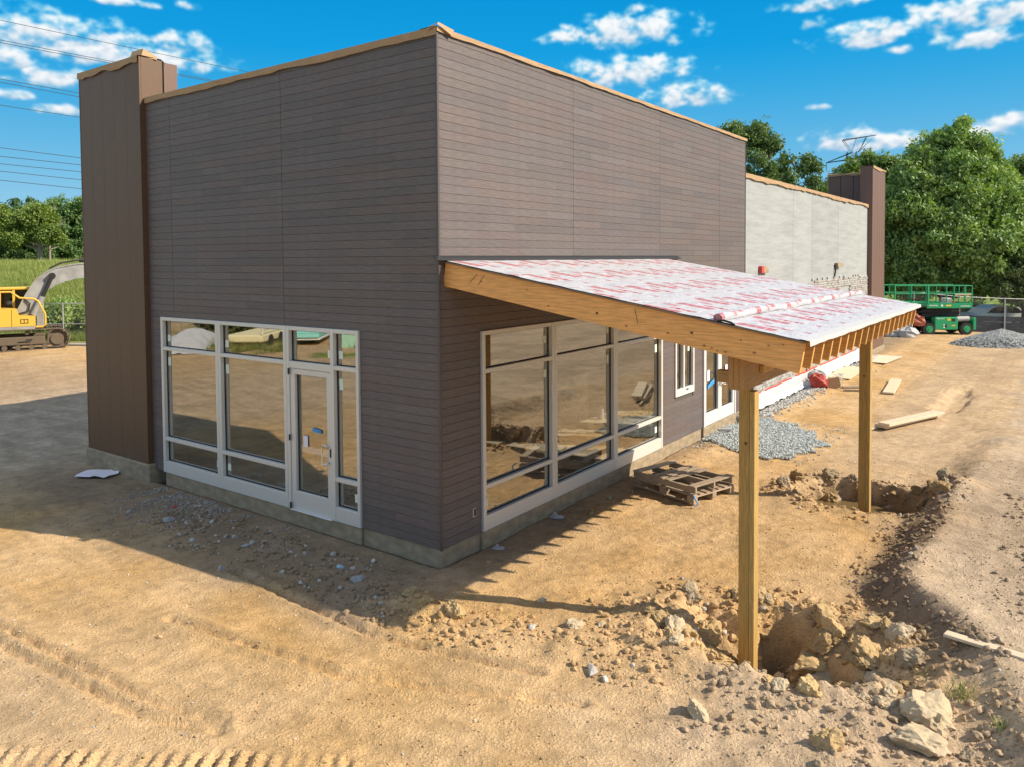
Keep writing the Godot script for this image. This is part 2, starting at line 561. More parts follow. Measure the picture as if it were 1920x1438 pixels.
	m.cull_mode = BaseMaterial3D.CULL_DISABLED
	m.backlight_enabled = true
	m.backlight = Color(0.70, 0.78, 0.40)
	m = mat("grass_blades", lin(1, 1, 1), 0.7)
	m.cull_mode = BaseMaterial3D.CULL_DISABLED
	m.backlight_enabled = true
	m.backlight = Color(0.5, 0.55, 0.3)

# ------------------------------------------------------------------ ground
func seg_d(px: float, pz: float, ax: float, az: float, bx: float, bz: float) -> float:
	var dx := bx - ax
	var dz := bz - az
	var k := clampf(((px - ax) * dx + (pz - az) * dz) / (dx * dx + dz * dz), 0.0, 1.0)
	return Vector2(px - ax - dx * k, pz - az - dz * k).length()

func ridge_x(z: float) -> float:               # edge of the raised gravel drive
	var zs := [-30.0, -12.0, -8.0, -6.0, -3.7, -2.5, -1.9, -1.3, -0.7, 0.0, 3.0]
	var xs := [5.6, 5.4, 5.25, 5.12, 5.08, 5.02, 5.35, 5.80, 6.05, 6.30, 7.3]
	if z <= zs[0]: return xs[0]
	for i in zs.size() - 1:
		if z <= zs[i + 1]:
			return lerpf(xs[i], xs[i + 1], (z - zs[i]) / (zs[i + 1] - zs[i]))
	return xs[zs.size() - 1]

func drive_h(z: float) -> float:
	if z < -6.0: return 0.29 * smoothstep(-16.0, -6.0, z)
	return 0.29 - 0.12 * smoothstep(-1.5, 1.5, z)

func depth_of(x: float, z: float) -> float:
	return (x - 6.411) * -0.588 + (z - 7.262) * -0.809

func height(x: float, z: float) -> float:
	var far := absf(x) + absf(z)
	var h := gn1.get_noise_2d(x, z) * 0.05
	if x < 0.0 and x > -9.3 and z < 0.0 and z > -28.8:
		return -0.25
	var dp := depth_of(x, z)
	if x < -12.0:
		var bk := 3.75 * smoothstep(40.0, 60.0, dp) * smoothstep(-12.0, -26.0, x)
		h += bk
	if z < -38.0 and x > -20.0:
		h += -0.5 * smoothstep(38.0, 46.0, -z)
	if far > 60.0:
		return h
	var near_wall := smoothstep(1.2, 0.0, x) * smoothstep(0.3, -0.5, z) * smoothstep(-30.0, -26.0, z)
	h += near_wall * (0.10 * smoothstep(-2.0, -8.0, z))
	h *= smoothstep(0.0, 0.6, maxf(x, z)) if x < 1.0 and z < 1.0 and x > -9.5 else 1.0
	var n2 := gn2.get_noise_2d(x, z)
	var n3 := gn3.get_noise_2d(x, z)
	var n4 := gn4.get_noise_2d(x, z)
	# how rough the ground is here
	var rough := 0.25 + 0.35 * smoothstep(0.8, 1.6, x) * smoothstep(3.8, 3.0, x) * smoothstep(-5.0, -3.5, z) * smoothstep(1.0, 0.0, z)
	var rx := ridge_x(z)
	rough = maxf(rough, 0.55 * smoothstep(1.4, 0.2, absf(x - rx + 0.3)))
	var e1 := sqrt(pow((x - 4.05) / 1.30, 2.0) + pow((z + 0.52) / 0.88, 2.0)) + n2 * 0.22 + n4 * 0.12
	rough = maxf(rough, 1.5 * smoothstep(1.75, 0.9, e1))
	var e2 := sqrt(pow((x - 3.72) / 1.20, 2.0) + pow((z + 6.12) / 0.85, 2.0)) + n2 * 0.2
	rough = maxf(rough, 1.0 * smoothstep(1.6, 0.9, e2))
	var fr := smoothstep(2.2, 4.0, x) * smoothstep(-0.8, 0.4, z) * smoothstep(2.6, 1.0, z)    # rubble in the near right
	rough = maxf(rough, 1.0 * fr)
	var lum := seg_d(x, z, 0.2, 1.25, 3.2, 0.55)
	rough = maxf(rough, 0.95 * smoothstep(0.75, 0.1, lum))
	rough = maxf(rough, 0.7 * smoothstep(1.0, 0.2, seg_d(x, z, 0.45, 0.9, 0.3, 0.5)))
	var sh := smoothstep(2.4, 0.4, z) * smoothstep(1.0, -0.5, x) * smoothstep(-0.1, 0.2, z)
	rough = maxf(rough, 0.42 * sh)
	rough = maxf(rough, 0.6 * smoothstep(-7.0, -9.0, x) * smoothstep(-24.0, -16.0, x))
	if x > 0.0 and z < -0.3:
		rough = maxf(rough, 0.5 * smoothstep(1.0, 0.2, x))
	# gravel drive, raised on the right, its bank facing the building
	var d := x - rx + 0.08 * n2 + 0.06 * n4
	h += drive_h(z) * smoothstep(-0.72, 0.02, d) * (1.0 - 0.5 * smoothstep(2.5, 7.0, d))
	h += 0.04 * exp(-pow((d - 0.02) / 0.25, 2.0)) * smoothstep(-14.0, -7.0, z)
	# mound right of the second post
	h += 0.20 * exp(-(pow((x - 4.95) / 0.42, 2.0) + pow((z + 6.3) / 0.55, 2.0)))
	# the dug holes
	h -= 0.52 * smoothstep(1.0, 0.35, e1)
	h += 0.11 * exp(-pow((e1 - 1.12) / 0.20, 2.0)) * (0.5 + 0.8 * absf(n2))
	var cave := sqrt(pow((x - 3.98) / 0.30, 2.0) + pow((z + 1.16) / 0.22, 2.0))
	h -= 0.75 * smoothstep(1.05, 0.55, cave + 0.12 * n3)
	h -= 0.40 * smoothstep(1.0, 0.5, e2)
	h += 0.05 * exp(-pow((e2 - 1.1) / 0.18, 2.0))
	# loose spoil between the corner and the first post
	h += 0.085 * smoothstep(0.55, 0.0, lum) * (0.45 + 0.9 * absf(n2))
	h += 0.10 * smoothstep(0.4, 0.0, seg_d(x, z, 0.15, 1.15, 0.75, 0.95)) * (0.5 + n2)
	# shallow wheel ruts in the foreground
	for q in [[-3.6, 4.0, -0.28, 3.74, 0.6, 3.55], [-3.0, 4.16, -0.15, 3.90, 0.7, 3.62], [-2.2, 1.55, 0.6, 1.75, 2.4, 1.35], [-1.6, 2.75, 0.9, 2.45, 3.0, 1.55]]:
		var dr := minf(seg_d(x, z, q[0], q[1], q[2], q[3]), seg_d(x, z, q[2], q[3], q[4], q[5]))
		if dr < 0.25:
			var w := dr + 0.02 * n3
			h += -0.075 * exp(-pow(w / 0.034, 2.0)) * (0.5 + absf(n2) * 1.2) + 0.026 * exp(-pow((w - 0.11) / 0.05, 2.0))
	# cleat marks of a tracked machine along the near edge
	var cd := seg_d(x, z, -1.0, 5.52, 1.9, 3.63)
	if cd < 0.42:
		var al := (x + 1.0) * 0.838 - (z - 5.52) * 0.546
		var ph := fposmod(al + 0.10 * (cd - 0.2), 0.135) / 0.135
		h += (0.075 * smoothstep(0.25, 0.55, ph) * smoothstep(1.0, 0.8, ph) - 0.035) * smoothstep(0.42, 0.34, cd) * (0.7 + 0.8 * n2)
	# rough tyre prints between the posts
	if x > 1.0 and x < 3.6 and z > -4.5 and z < 0.0:
		var tp := sin((x * 0.8 + z * 0.6) * 14.0) * sin((x * 0.5 - z * 0.86) * 5.0 + n4 * 3.0)
		h += 0.016 * maxf(0.0, tp) * (0.4 + absf(n2))
	# trench far down the drive
	h -= 0.16 * smoothstep(0.45, 0.05, seg_d(x, z, 3.95, -15.2, 3.9, -18.6) + 0.2 * n2)
	h += 0.035 * smoothstep(1.1, 0.2, seg_d(x, z, 3.1, -14.5, 3.3, -19.5)) * (0.6 + 0.5 * n2)
	var fade := smoothstep(60.0, 20.0, far)
	h += rough * fade * (0.035 * n2 + 0.017 * n3 + 0.03 * n4)
	if rough > 0.5:
		h += (rough - 0.5) * 0.035 * absf(gn3.get_noise_2d(x * 0.45 + 30.0, z * 0.45))
	# long scrapes left by wheels swinging round the corner
	if z > 1.0 and x < 4.5:
		var ac := z + 0.10 * x + 0.02 * x * x
		h += 0.016 * gn2.get_noise_2d(x * 0.22, ac * 2.6) * smoothstep(1.0, 2.2, z) * fade
	# keep clear of the foundations
	if x < 0.35 and z < 0.3 and x > -9.4:
		h = minf(h, 0.07 if x > -0.05 and z < -0.5 else 0.045)
	return h

func earth_colour(x: float, z: float, h: float) -> Color:
	var a := gn1.get_noise_2d(x * 1.7 + 50.0, z * 1.7)
	var b := gn2.get_noise_2d(x * 0.4 - 20.0, z * 0.4)
	var b2 := gn2.get_noise_2d(x * 1.5 + 7.0, z * 1.5)
	var sand := Vector3(0.74, 0.505, 0.272)
	var ochre := Vector3(0.67, 0.415, 0.17)
	var gravel := Vector3(0.63, 0.485, 0.34)
	var brown := Vector3(0.42, 0.31, 0.21)
	var wet := Vector3(0.30, 0.20, 0.10)
	var grass := Vector3(0.22, 0.30, 0.065)
	var c := sand.lerp(ochre, clampf(0.20 + a * 0.8 + b * 0.5, 0.0, 0.75))
	if z > 0.5 and x < 5.0:
		c *= 1.0 + 0.16 * gn2.get_noise_2d(x * 0.22, (z + 0.10 * x + 0.02 * x * x) * 2.2) * smoothstep(0.5, 1.5, z)
	# gravelly drive and the spoil round the posts
	var g := smoothstep(-0.9, 0.3, x - ridge_x(z) + b * 0.8) * smoothstep(4.0, 1.0, z)
	g = maxf(g, 0.75 * smoothstep(2.6, 4.2, x + b) * smoothstep(-1.0, 0.3, z) * smoothstep(3.2, 1.2, z))
	g = maxf(g, 0.55 * smoothstep(-4.0, -8.0, z + b * 2.0) * smoothstep(2.0, 3.2, x))
	g = maxf(g, 0.35 * smoothstep(3.6, 4.6, z + b * 1.2) * smoothstep(1.5, -1.5, x))
	c = c.lerp(gravel, g)
	if g > 0.2 and z < -3.0:
		c = c.lerp(brown, 0.55 * smoothstep(0.0, 0.35, a + 0.25 * sin(x * 1.3 + z * 0.12)) * g)
	# soil close to the walls, its shade painted in as darker brown
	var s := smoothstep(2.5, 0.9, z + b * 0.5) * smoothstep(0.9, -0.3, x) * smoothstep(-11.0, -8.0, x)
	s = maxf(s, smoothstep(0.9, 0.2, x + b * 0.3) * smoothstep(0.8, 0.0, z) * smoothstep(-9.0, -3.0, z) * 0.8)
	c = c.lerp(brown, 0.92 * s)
	if x < -8.0 and z > -12.0:
		c = c.lerp(Vector3(0.66, 0.52, 0.37) * (1.0 + 0.35 * gn2.get_noise_2d(x * 0.5, z * 1.6)), 0.8 * smoothstep(-8.0, -11.0, x) * smoothstep(-22.0, -14.0, x))
	# damp earth in the holes
	var e1 := sqrt(pow((x - 4.2) / 1.1, 2.0) + pow((z + 0.6) / 0.7, 2.0))
	c = c.lerp(wet * 1.1, 0.8 * smoothstep(1.0, 0.4, e1 + b2 * 0.3) * smoothstep(-0.05, -0.35, h))
	var e2 := sqrt(pow((x - 3.72) / 1.2, 2.0) + pow((z + 6.1) / 0.9, 2.0))
	c = c.lerp(wet, 0.85 * smoothstep(1.05, 0.6, e2 + b2 * 0.2))
	c = c.lerp(brown * 0.75, 0.7 * smoothstep(0.45, 0.1, absf(x - ridge_x(z) + 0.38)) * smoothstep(-7.5, -6.5, z) * smoothstep(-0.4, -1.2, z))  # darker brown band along the bank of the drive
	# grass beyond the site
	var dp := depth_of(x, z)
	var gr := 0.0
	if x < -12.0:
		gr = smoothstep(36.2, 37.0, dp + a * 0.6)
	elif z < 0.0:
		gr = smoothstep(42.5, 44.5, dp + a)
	if z > 9.0:
		gr = maxf(gr, smoothstep(0.25, 0.5, a + 0.3 * smoothstep(14.0, 24.0, z)) * smoothstep(10.0, 14.0, z))
		gr = maxf(gr, smoothstep(26.0, 34.0, z))
	if x > 26.0:
		gr = maxf(gr, smoothstep(26.0, 34.0, x + a * 6.0))
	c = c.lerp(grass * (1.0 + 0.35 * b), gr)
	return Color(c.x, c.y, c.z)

func lines(dense_lo: float, dense_hi: float, step: float, lo: float, hi: float, grow: float) -> PackedFloat32Array:
	var l := PackedFloat32Array()
	var back := []
	var q := dense_lo
	var s := step
	while q > lo:
		s *= grow
		q -= s
		back.append(q)
	back.reverse()
	l.append_array(PackedFloat32Array(back))
	q = dense_lo
	while q < dense_hi:
		l.append(q)
		q += step
	s = step
	while q < hi:
		l.append(q)
		s *= grow
		q += s
	l.append(q)
	return l

func ground() -> void:
	var xs := lines(-4.6, 6.9, 0.036, -900.0, 900.0, 1.045)
	var zs := lines(-7.4, 5.3, 0.036, -900.0, 900.0, 1.045)
	var w := xs.size()
	var h := zs.size()
	var v := PackedVector3Array(); v.resize(w * h)
	var c := PackedColorArray(); c.resize(w * h)
	for j in h:
		var z := zs[j]
		for i in w:
			var x := xs[i]
			var y := height(x, z)
			v[j * w + i] = Vector3(x, y, z)
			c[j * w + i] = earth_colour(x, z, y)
	var n := PackedVector3Array(); n.resize(w * h)
	for j in h:
		for i in w:
			var a := v[j * w + mini(i + 1, w - 1)] - v[j * w + maxi(i - 1, 0)]
			var b := v[mini(j + 1, h - 1) * w + i] - v[maxi(j - 1, 0) * w + i]
			n[j * w + i] = b.cross(a).normalized()
	var idx := PackedInt32Array(); idx.resize((w - 1) * (h - 1) * 6)
	var k := 0
	for j in h - 1:
		for i in w - 1:
			var p := j * w + i
			idx[k] = p; idx[k + 1] = p + 1; idx[k + 2] = p + w
			idx[k + 3] = p + 1; idx[k + 4] = p + w + 1; idx[k + 5] = p + w
			k += 6
	var am := ArrayMesh.new()
	var ar := []
	ar.resize(Mesh.ARRAY_MAX)
	ar[Mesh.ARRAY_VERTEX] = v; ar[Mesh.ARRAY_NORMAL] = n; ar[Mesh.ARRAY_COLOR] = c; ar[Mesh.ARRAY_INDEX] = idx
	am.add_surface_from_arrays(Mesh.PRIMITIVE_TRIANGLES, ar)
	am.surface_set_material(0, MT.earth)
	tag(put_mesh("ground", am, self), "", "", "", "structure")
	# standing water at the foot of the second post
	var m := M.new()
	m.quad(Vector3(2.9, -0.235, -5.45), Vector3(4.5, -0.235, -5.45), Vector3(4.5, -0.235, -6.7), Vector3(2.9, -0.235, -6.7))
	tag(put("puddle", m, MT.water, self), "", "", "", "structure")

# ------------------------------------------------------------------ building
const PITCH := 0.1136
const SILL := 0.24

func board_tone() -> Color:
	var k := rng.randf()
	var c := Color(0.225, 0.178, 0.168)
	if k < 0.22: c = Color(0.245, 0.176, 0.158)
	elif k < 0.42: c = Color(0.198, 0.166, 0.162)
	elif k < 0.52: c = Color(0.235, 0.196, 0.190)
	c = c.lerp(Color(0.220, 0.177, 0.167), 0.45)
	var s := rng.randf_range(0.93, 1.07)
	s *= 0.66
	return Color(c.r * s, c.g * s * 1.03, c.b * s * 1.07)

func add_board(m: M, x: Transform3D, a0: float, a1: float, y0: float) -> void:     # along local x, face towards local z
	var y1 := y0 + PITCH
	var q := 0.0036
	var d := 0.0052
	var a := a0 + 0.0035
	var e := a1 - 0.0035
	var at := a
	while at < e - 0.001:
		var to := minf(e, at + rng.randf_range(0.55, 1.5))
		if e - to < 0.25: to = e
		m.col = board_tone()
		m.quad(x * Vector3(at, y0 + q, 0), x * Vector3(to, y0 + q, 0), x * Vector3(to, y1 - q, 0), x * Vector3(at, y1 - q, 0))
		m.quad(x * Vector3(at, y1 - q, 0), x * Vector3(to, y1 - q, 0), x * Vector3(to, y1 - 0.0005, -d), x * Vector3(at, y1 - 0.0005, -d))
		m.quad(x * Vector3(at, y0 + 0.0005, -d), x * Vector3(to, y0 + 0.0005, -d), x * Vector3(to, y0 + q, 0), x * Vector3(at, y0 + q, 0))
		at = to
	m.quad(x * Vector3(a, y0, -0.016), x * Vector3(a, y0 + q, 0), x * Vector3(a, y1 - q, 0), x * Vector3(a, y1, -0.016))
	m.quad(x * Vector3(e, y0 + q, 0), x * Vector3(e, y0, -0.016), x * Vector3(e, y1, -0.016), x * Vector3(e, y1 - q, 0))
	m.quad(x * Vector3(a, y0 + 0.0005, -0.016), x * Vector3(e, y0 + 0.0005, -0.016), x * Vector3(e, y0 + 0.0005, -d), x * Vector3(a, y0 + 0.0005, -d))

func member(called: String, x: Transform3D, a0: float, a1: float, y0: float, y1: float, z0: float, z1: float, m: Material, parent: Node, ch := 0.004) -> MeshInstance3D:
	var b := M.new()
	b.cobox(x * Transform3D(Basis(), Vector3((a0 + a1) * 0.5, (y0 + y1) * 0.5, (z0 + z1) * 0.5)), Vector3(a1 - a0, y1 - y0, z1 - z0), ch)
	return put(called, b, m, parent)

func pane(x: Transform3D, a0: float, a1: float, y0: float, y1: float, parent: Node, stick := -1) -> void:
	var b := M.new()
	b.quad(x * Vector3(a0, y0, -0.045), x * Vector3(a1, y0, -0.045), x * Vector3(a1, y1, -0.045), x * Vector3(a0, y1, -0.045))
	put("pane", b, MT.glass, parent)
	var g := M.new()                                 # black glazing gasket round the glass
	for q in [[a0, a0 + 0.012, y0, y1], [a1 - 0.012, a1, y0, y1], [a0 + 0.012, a1 - 0.012, y0, y0 + 0.012], [a0 + 0.012, a1 - 0.012, y1 - 0.012, y1]]:
		g.obox(x * Transform3D(Basis(), Vector3((q[0] + q[1]) * 0.5, (q[2] + q[3]) * 0.5, -0.036)), Vector3(q[1] - q[0], q[3] - q[2], 0.014))
	put("gasket", g, MT.gasket, parent)
	if stick >= 0:
		var s := M.new()
		var sw := 0.085
		var shh := 0.115 if stick < 4 else 0.15
		var ca := a0 + 0.075 if stick % 2 == 0 else a1 - 0.09
		var cy := y1 - 0.20 if (stick % 4) < 2 else y0 + 0.15
		s.obox(x * Transform3D(Basis(Vector3.BACK, rng.randf_range(-0.05, 0.05)), Vector3(ca, cy, -0.0425)), Vector3(sw, shh, 0.002))
		put("sticker", s, MT.sticker, parent)

func bay(x: Transform3D, a0: float, a1: float, parent: Node, sticks: Array, m: Material) -> void:
	var j := 0.068
	member("jamb", x, a0, a0 + j, SILL, 2.972, -0.11, 0.036, m, parent)
	member("jamb", x, a1 - j, a1, SILL, 2.972, -0.11, 0.036, m, parent)
	member("head_rail", x, a0 + j, a1 - j, 2.912, 2.972, -0.11, 0.031, m, parent)
	member("bottom_rail", x, a0 + j, a1 - j, SILL, 0.445, -0.11, 0.031, m, parent)
	member("rail", x, a0 + j, a1 - j, 0.812, 0.872, -0.11, 0.031, m, parent)
	member("rail", x, a0 + j, a1 - j, 2.392, 2.452, -0.11, 0.031, m, parent)
	pane(x, a0 + j, a1 - j, 0.445, 0.812, parent, sticks[0])
	pane(x, a0 + j, a1 - j, 0.872, 2.392, parent, sticks[1])
	pane(x, a0 + j, a1 - j, 2.452, 2.912, parent, sticks[2])

func pull(x: Transform3D, a: float, y: float, s: float, parent: Node, ya := 0.0) -> void:
	var b := M.new()
	var p := []
	for q in [[0.0, 0.0, 0.0], [0.0, 0.0, 0.05], [0.005, 0.02, 0.065], [0.03, 0.03, 0.07], [0.07, 0.03, 0.07], [0.09, 0.0, 0.07], [0.09, -0.22, 0.07], [0.07, -0.25, 0.07], [0.03, -0.25, 0.07], [0.005, -0.24, 0.065], [0.0, -0.22, 0.05], [0.0, -0.22, 0.0]]:
		p.append(x * Vector3(a + s * q[0], y + q[1] + 0.11, q[2]))
	b.tube(p, 0.013, 0.013, 8)
	put("pull_handle", b, MT.chrome, parent)

func wall_with_holes(m: M, x: Transform3D, a0: float, a1: float, y0: float, y1: float, holes: Array, z0: float, z1: float) -> void:
	var cuts := [a0, a1]
	for q in holes:
		cuts.append(q[0]); cuts.append(q[1])
	cuts.sort()
	for i in cuts.size() - 1:
		var c0: float = cuts[i]
		var c1: float = cuts[i + 1]
		if c1 - c0 < 0.001: continue
		var mid := (c0 + c1) * 0.5
		var spans := [[y0, y1]]
		for q in holes:
			if mid > q[0] and mid < q[1]:
				var nx := []
				for s in spans:
					if q[2] > s[0]: nx.append([s[0], minf(q[2], s[1])])
					if q[3] < s[1]: nx.append([maxf(q[3], s[0]), s[1]])
				spans = nx
		for s in spans:
			if s[1] - s[0] > 0.001:
				m.obox(x * Transform3D(Basis(), Vector3(mid, (s[0] + s[1]) * 0.5, (z0 + z1) * 0.5)), Vector3(c1 - c0, s[1] - s[0], z1 - z0))

func drape(called: String, p0: Vector3, p1: Vector3, out: Vector3, drop: float, wide: float, sd: int, parent: Node, ragged := 0.03) -> void:
	# brown paper folded over a parapet: hangs down the face, crosses the top, turns down behind
	var m := M.new()
	var f := noise(sd, 0.7, 4)
	var len := p0.distance_to(p1)
	var cnt := maxi(4, int(len / 0.11))
	var rows := []
	for i in cnt + 1:
		var k := float(i) / cnt
		var p := p0.lerp(p1, k)
		var s := len * k
		var w1 := f.get_noise_2d(s, 0.0)
		var w2 := f.get_noise_2d(s * 2.3, 9.0)
		var dr := drop + ragged * 1.6 * w1 + ragged * 0.8 * w2
		var bulge := 0.025 + 0.028 * absf(f.get_noise_2d(s * 1.4, 30.0))
		rows.append([p + out * bulge + Vector3.DOWN * dr, p + out * (bulge + 0.012 * w2) + Vector3.DOWN * dr * 0.55, p + out * (0.02 + 0.3 * bulge) + Vector3.UP * 0.012, p + Vector3.UP * (0.025 + 0.02 * w2) - out * 0.05, p + Vector3.UP * (0.022 + 0.015 * w1) - out * (wide - 0.05), p - out * (wide + 0.02) + Vector3.DOWN * 0.02, p - out * (wide + 0.02) + Vector3.DOWN * (drop * 0.8 + 0.04 * w2)])
	for i in cnt:
		m.col = Color.WHITE * (0.92 + 0.12 * f.get_noise_2d(i * 0.3, 70.0)); m.col.a = 1.0
		for j in 6:
			m.quad(rows[i][j], rows[i + 1][j], rows[i + 1][j + 1], rows[i][j + 1])
	put(called, m, MT.kraft, parent)

func building() -> void:
	var b := base("building")
	tag(b, "single storey shop under construction with dark plank siding and pale unfinished render", "building")
	var L := Transform3D()                                                              # left front: along +x, facing +z
	var R := Transform3D(Basis(Vector3(0, 0, -1), Vector3.UP, Vector3(1, 0, 0)), Vector3.ZERO)   # long side: along -z, facing +x
	var top := SILL + 58 * PITCH
	# walls behind the siding
	var hl := [[-6.49, -1.453, SILL - 0.02, 2.976]]
	var hr := [[0.828, 6.535, SILL - 0.02, 2.976], [7.15, 8.11, 1.12, 2.5], [8.64, 10.61, SILL - 0.02, 2.976]]
	var m := M.new()
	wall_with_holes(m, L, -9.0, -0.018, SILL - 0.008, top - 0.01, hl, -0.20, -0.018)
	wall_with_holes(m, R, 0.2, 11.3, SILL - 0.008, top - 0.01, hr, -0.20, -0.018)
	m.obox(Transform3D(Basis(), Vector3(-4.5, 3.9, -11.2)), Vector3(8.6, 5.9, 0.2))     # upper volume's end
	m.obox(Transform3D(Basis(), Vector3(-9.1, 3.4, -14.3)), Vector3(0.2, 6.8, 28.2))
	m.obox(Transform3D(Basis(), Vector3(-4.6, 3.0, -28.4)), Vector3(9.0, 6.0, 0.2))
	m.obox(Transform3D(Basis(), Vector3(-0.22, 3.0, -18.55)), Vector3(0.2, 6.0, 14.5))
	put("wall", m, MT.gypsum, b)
	m = M.new()
	m.box(Vector3(-9.0, 6.0, -11.1), Vector3(-0.2, 6.2, -0.2))
	m.box(Vector3(-9.0, 5.3, -28.3), Vector3(-0.33, 5.5, -11.3))
	put("roof", m, MT.roofing, b)
	m = M.new()
	m.box(Vector3(-8.98, 0.02, -28.3), Vector3(-0.2, 0.215, -0.2))
	put("floor_slab", m, MT.slab, b)
	# siding, board by board
	var sl := base("siding"); remove_child(sl); b.add_child(sl, true); sl.name = "siding"
	var rest := M.new()
	var rest2 := M.new()
	for k in 58:
		var y := SILL + k * PITCH
		var lef := []
		var rig := []
		if k < 24:
			lef = [[-1.452, -0.026]]
			add_board(rest, L, -6.87, -6.492, y)
			rig = [[0.026, 0.826]]
			if y + PITCH > 1.12 and y < 2.5:
				rig.append([6.54, 7.148]); rig.append([8.112, 8.638])
			else:
				rig.append([6.54, 8.638])
			add_board(rest2, R, 10.612, 11.3, y)
		else:
			lef = [[-6.1, -3.09], [-3.09, -0.026]]
			add_board(rest, L, -6.87, -6.1, y)
			rig = [[0.026, 3.26], [3.26, 6.47], [6.47, 9.62], [9.62, 11.3]]
		for q in lef:
			m = M.new(); add_board(m, L, q[0], q[1], y); put("siding_board", m, MT.siding_x, sl)
		for q in rig:
			m = M.new(); add_board(m, R, q[0], q[1], y); put("siding_board", m, MT.siding_z, sl)
	var ro := put("narrow_siding_boards", rest, MT.siding_x, sl); ro.set_meta("kind", "stuff")
	ro = put("far_siding_boards", rest2, MT.siding_z, sl); ro.set_meta("kind", "stuff")
	m = M.new()
	m.cbox(Vector3(-0.026, SILL - 0.01, -0.026), Vector3(0.012, top, 0.012), 0.004)
	put("corner_trim", m, MT.trim_dark, b)
	m = M.new()
	m.cbox(Vector3(-0.025, SILL - 0.01, -11.33), Vector3(0.01, top, -11.302), 0.003)
	put("end_trim", m, MT.trim_dark, b)
	m = M.new()
	m.box(Vector3(-0.4, 3.0, -11.36), Vector3(-0.02, top, -11.31))
	put("end_return", m, MT.trim_dark, b)
	# footing
	m = M.new()
	m.cbox(Vector3(-1.47, -0.6, -0.3), Vector3(-0.022, SILL - 0.012, -0.03), 0.006)
	m.cbox(Vector3(-6.46, -0.6, -0.3), Vector3(-1.472, SILL - 0.004, 0.008), 0.006)
	m.cbox(Vector3(-0.3, -0.6, -0.822), Vector3(-0.024, SILL - 0.012, -0.032), 0.006)
	m.cbox(Vector3(-0.3, -0.6, -6.55), Vector3(0.02, SILL - 0.004, -0.824), 0.008)
	m.cbox(Vector3(-0.3, -0.6, -8.62), Vector3(-0.022, SILL - 0.012, -6.552), 0.006)
	m.cbox(Vector3(-0.3, -0.6, -10.65), Vector3(0.03, SILL - 0.004, -8.622), 0.006)
	m.cbox(Vector3(-0.3, -0.6, -11.35), Vector3(-0.022, SILL - 0.012, -10.652), 0.006)
	put("footing", m, MT.concrete, b)
	# left storefront with the entrance door
	var s := base("storefront"); remove_child(s); b.add_child(s, true)
	bay(L, -6.485, -4.772, s, [3, 4, 2], MT.aluminium)
	bay(L, -4.766, -3.022, s, [2, 4, 2], MT.aluminium)
	var al: Material = MT.aluminium
	member("jamb", L, -3.016, -2.956, SILL, 2.972, -0.11, 0.036, al, s)
	member("jamb", L, -2.036, -1.968, SILL, 2.972, -0.11, 0.036, al, s)
	member("jamb", L, -1.512, -1.458, SILL, 2.972, -0.11, 0.036, al, s)
	member("head_rail", L, -2.956, -2.036, 2.912, 2.972, -0.11, 0.031, al, s)
	member("head_rail", L, -1.968, -1.512, 2.912, 2.972, -0.11, 0.031, al, s)
	member("transom_bar", L, -2.956, -2.036, 2.352, 2.452, -0.11, 0.031, al, s)
	member("rail", L, -1.968, -1.512, 2.392, 2.452, -0.11, 0.031, al, s)
	member("rail", L, -1.968, -1.512, 0.812, 0.872, -0.11, 0.031, al, s)
	member("bottom_rail", L, -1.968, -1.512, SILL, 0.445, -0.11, 0.031, al, s)
	pane(L, -2.956, -2.036, 2.452, 2.912, s, 3)
	pane(L, -1.968, -1.512, 2.452, 2.912, s, 2)
	pane(L, -1.968, -1.512, 0.872, 2.392, s, 4)
	pane(L, -1.968, -1.512, 0.445, 0.812, s, 1)
	var d := base("door"); remove_child(d); b.add_child(d, true)
	door_leaf(L, -2.950, -2.042, d, MT.aluminium, true)
	m = M.new()
	m.cbox(Vector3(-2.955, SILL - 0.006, 0.0), Vector3(-2.04, SILL + 0.008, 0.062), 0.004)
	put("threshold", m, MT.white_frame, d)
	pull(L, -2.105, 1.17, -1.0, d)
	m = M.new()
	m.obox(Transform3D(Basis(), Vector3(-2.07, 1.20, 0.012)), Vector3(0.025, 0.12, 0.03))
	put("latch", m, MT.black_steel, d)
	m = M.new()
	for q in [2.30, 1.32, 0.30]:
		m.tube([Vector3(-2.953, q - 0.045, 0.045), Vector3(-2.953, q + 0.045, 0.045)], 0.014, 0.014, 8)
	put("hinge", m, MT.black_steel, d)
	m = M.new()
	m.obox(Transform3D(Basis(), Vector3(-2.50, 1.14, -0.10)), Vector3(0.70, 0.09, 0.04))
	put("push_bar", m, MT.white_frame, d)
	m = M.new()
	m.obox(Transform3D(Basis(Vector3.BACK, -0.10), Vector3(-2.42, 1.47, -0.030)), Vector3(0.19, 0.055, 0.002))
	put("tape_strip", m, MT.blue_tape, d)
	m = M.new()
	m.obox(Transform3D(Basis(), Vector3(-2.68, 1.28, -0.030)), Vector3(0.10, 0.165, 0.002))
	put("paper_notice", m, MT.paper, d)
	# long side storefront under the porch
	s = base("storefront"); remove_child(s); b.add_child(s, true)
	bay(R, 0.833, 2.626, s, [2, 1, 1], MT.aluminium)
	bay(R, 2.632, 4.600, s, [2, 5, 1], MT.aluminium)
	bay(R, 4.606, 6.53, s, [1, 5, 0], MT.aluminium)
	# sliding service window
	s = base("service_window"); remove_child(s); b.add_child(s, true)
	var wf: Material = MT.white_frame
	member("jamb", R, 7.15, 7.21, 1.13, 2.5, -0.10, 0.03, wf, s)
	member("jamb", R, 8.05, 8.11, 1.13, 2.5, -0.10, 0.03, wf, s)
	member("sill", R, 7.21, 8.05, 1.13, 1.27, -0.10, 0.035, wf, s)
	member("head_rail", R, 7.21, 8.05, 2.26, 2.5, -0.10, 0.026, wf, s)
